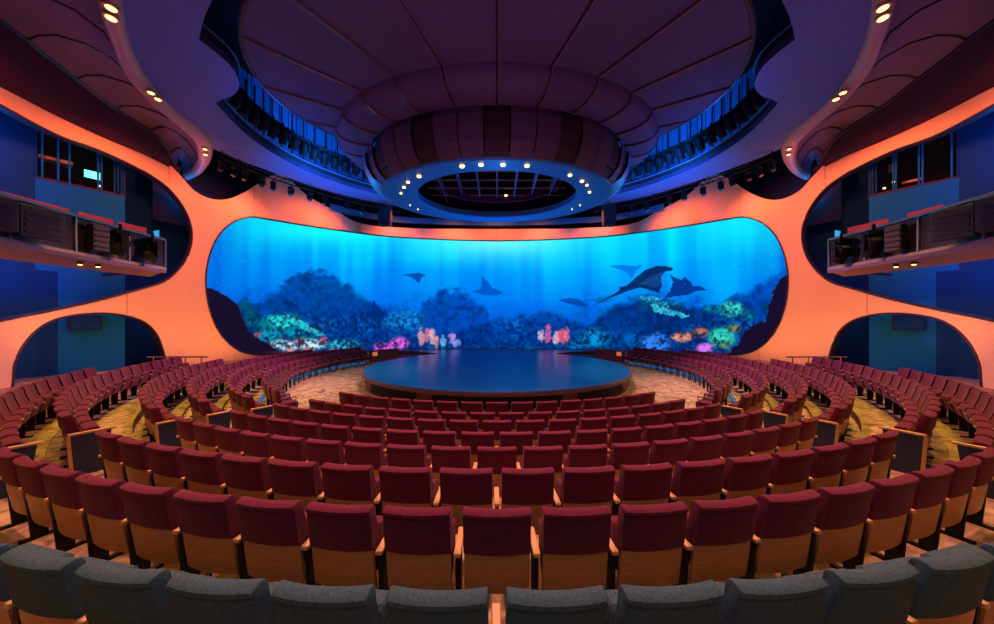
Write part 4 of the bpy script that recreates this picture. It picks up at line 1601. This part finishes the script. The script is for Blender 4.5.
    rows2 = [[p + Vector((0, .04, 0)) for p in r] for r in rows[::-1]]
    mb.grid(rows + rows2, close_v=True)
    mb.build('end_plate', M['plum'], g)
    for i in (3, 7, 11, 14, 17, 20):
        for LL in (inner, outer_):
            p = Vector(G([LL[i]], 0)[0])
            mb = MB()
            mb.tube([(p.x - org.x, p.y - org.y, 1.8 - 1.7), (p.x - org.x, p.y - org.y, 2.72 - 1.7)], .03, 6)
            mb.build('post', M['steel'], g)
    for i in (19,):
        p = Vector(G([outer_[i]], 0)[0])
        mb = MB()
        mb.tube([(p.x - org.x, p.y - org.y, 0), (p.x - org.x + sx * 2.0, p.y - org.y + .6, -0.05)], .06, 6)
        mb.build('support_arm', M['black'], g)
    # railing panels on the gallery's wall side, their red reflection painted as glow
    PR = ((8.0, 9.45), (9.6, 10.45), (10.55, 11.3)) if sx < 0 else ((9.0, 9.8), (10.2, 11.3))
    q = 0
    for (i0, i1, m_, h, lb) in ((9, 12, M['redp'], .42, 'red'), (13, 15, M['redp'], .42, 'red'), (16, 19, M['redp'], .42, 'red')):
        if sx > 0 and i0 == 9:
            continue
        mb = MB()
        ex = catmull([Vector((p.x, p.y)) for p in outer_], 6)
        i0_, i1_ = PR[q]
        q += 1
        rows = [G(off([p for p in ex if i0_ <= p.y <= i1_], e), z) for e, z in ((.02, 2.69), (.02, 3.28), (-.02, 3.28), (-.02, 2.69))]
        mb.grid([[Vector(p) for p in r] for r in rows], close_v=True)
        o = mb.build('red_glass_panel', m_)
        tag(o, 'railing panel with painted red reflection on the %s gallery back rail, %s from tip' % (side, ('third', 'second', 'first')[(9, 13, 16).index(i0)]), 'panel')
    p = Vector(G([e0.lerp(e1, .55)], 2.98)[0])
    sc_ = empty('monitor', p, sx * .35, 'small bright blue panel at the tip of the %s gallery' % side, 'monitor')  # glowing cyan panel at the end of the red ones
    mb = MB()
    mb.box((0, 0, 0), (.34, .05, .36))
    mb.build('casing', M['black'], sc_, loc=(0, .03, 0))
    mb = MB()
    mb.box((0, 0, 0), (.31, .02, .33))
    mb.build('display', M['cyanp'], sc_, loc=(0, -.01, 0))
    mb = MB()
    mb.box((0, .04, -.19), (.05, .05, .1))
    mb.build('stand', M['black'], sc_)
    # fixtures hung on the front of the gallery
    for j, i in enumerate((2, 4, 6, 8, 16, 18)):
        p = Vector(G([inner[i]], 2.62)[0])
        o = put(big, (p.x - sx * .26, p.y, p.z), sx * PI / 2 + .3 * j, 'black stage light clamped to the front of the %s gallery, %s from the camera end' % (side, ORD[j]), 'stage lights on the %s gallery' % side)
    for j, (i, wbox) in enumerate(((9, .8), (11, .7), (14, .35))):
        p = Vector(G([inner[i]], 2.25)[0])
        mb = MB()
        mb.box((0, 0, 0), (.22, wbox, .72))
        o = empty('equipment_case', (p.x - sx * .16, p.y + .35, p.z), sx * .1, 'black equipment case fixed to the %s gallery front, %s from the camera end' % (side, ORD[j]), 'equipment case', 'equipment cases on the %s gallery' % side)
        mb.build('case', M['gloss'], o, bevel=.02)
        mb = MB()
        for zz_ in (-.25, -.1, .05, .2):
            mb.box((-sx * .12, 0, zz_), (.02, wbox * .8, .05))
        mb.build('louvre', M['plum'], o)
    # two small lamps below
    for j, (x, y) in enumerate(((80, 262.5), (98, 264.8))):
        p = at_z(x, y, 1.6)
        mb = MB()
        mb.tube([(0, 0, 0.03), (0, 0, -.04)], [.055, .06], 12)
        t = empty('downlight', (p.x if sx < 0 else -p.x, p.y, EYE + 1.585), 0, 'small warm lamp under the %s gallery, the %s of two' % (side, ('one nearer the camera', 'one nearer the tip')[j]), 'downlight')
        mb.build('housing', M['black'], t)
        mb = MB()
        mb.tube([(0, 0, -.03), (0, 0, -.06)], [.05, .035], 12)
        mb.build('bulb', M['lamp'], t)

# dark outer envelope behind the screen wall and openings near the top
mb = MB()
SA = whit(172, 180).x
mb.grid([[(*wpos(SA + (STOT - 2 * SA) * k / 80, 1.6), z) for k in range(81)] for z in (EYE + 4.9, EYE + 11.6)])
env = struct(mb.build('wall_back', M['dark']))
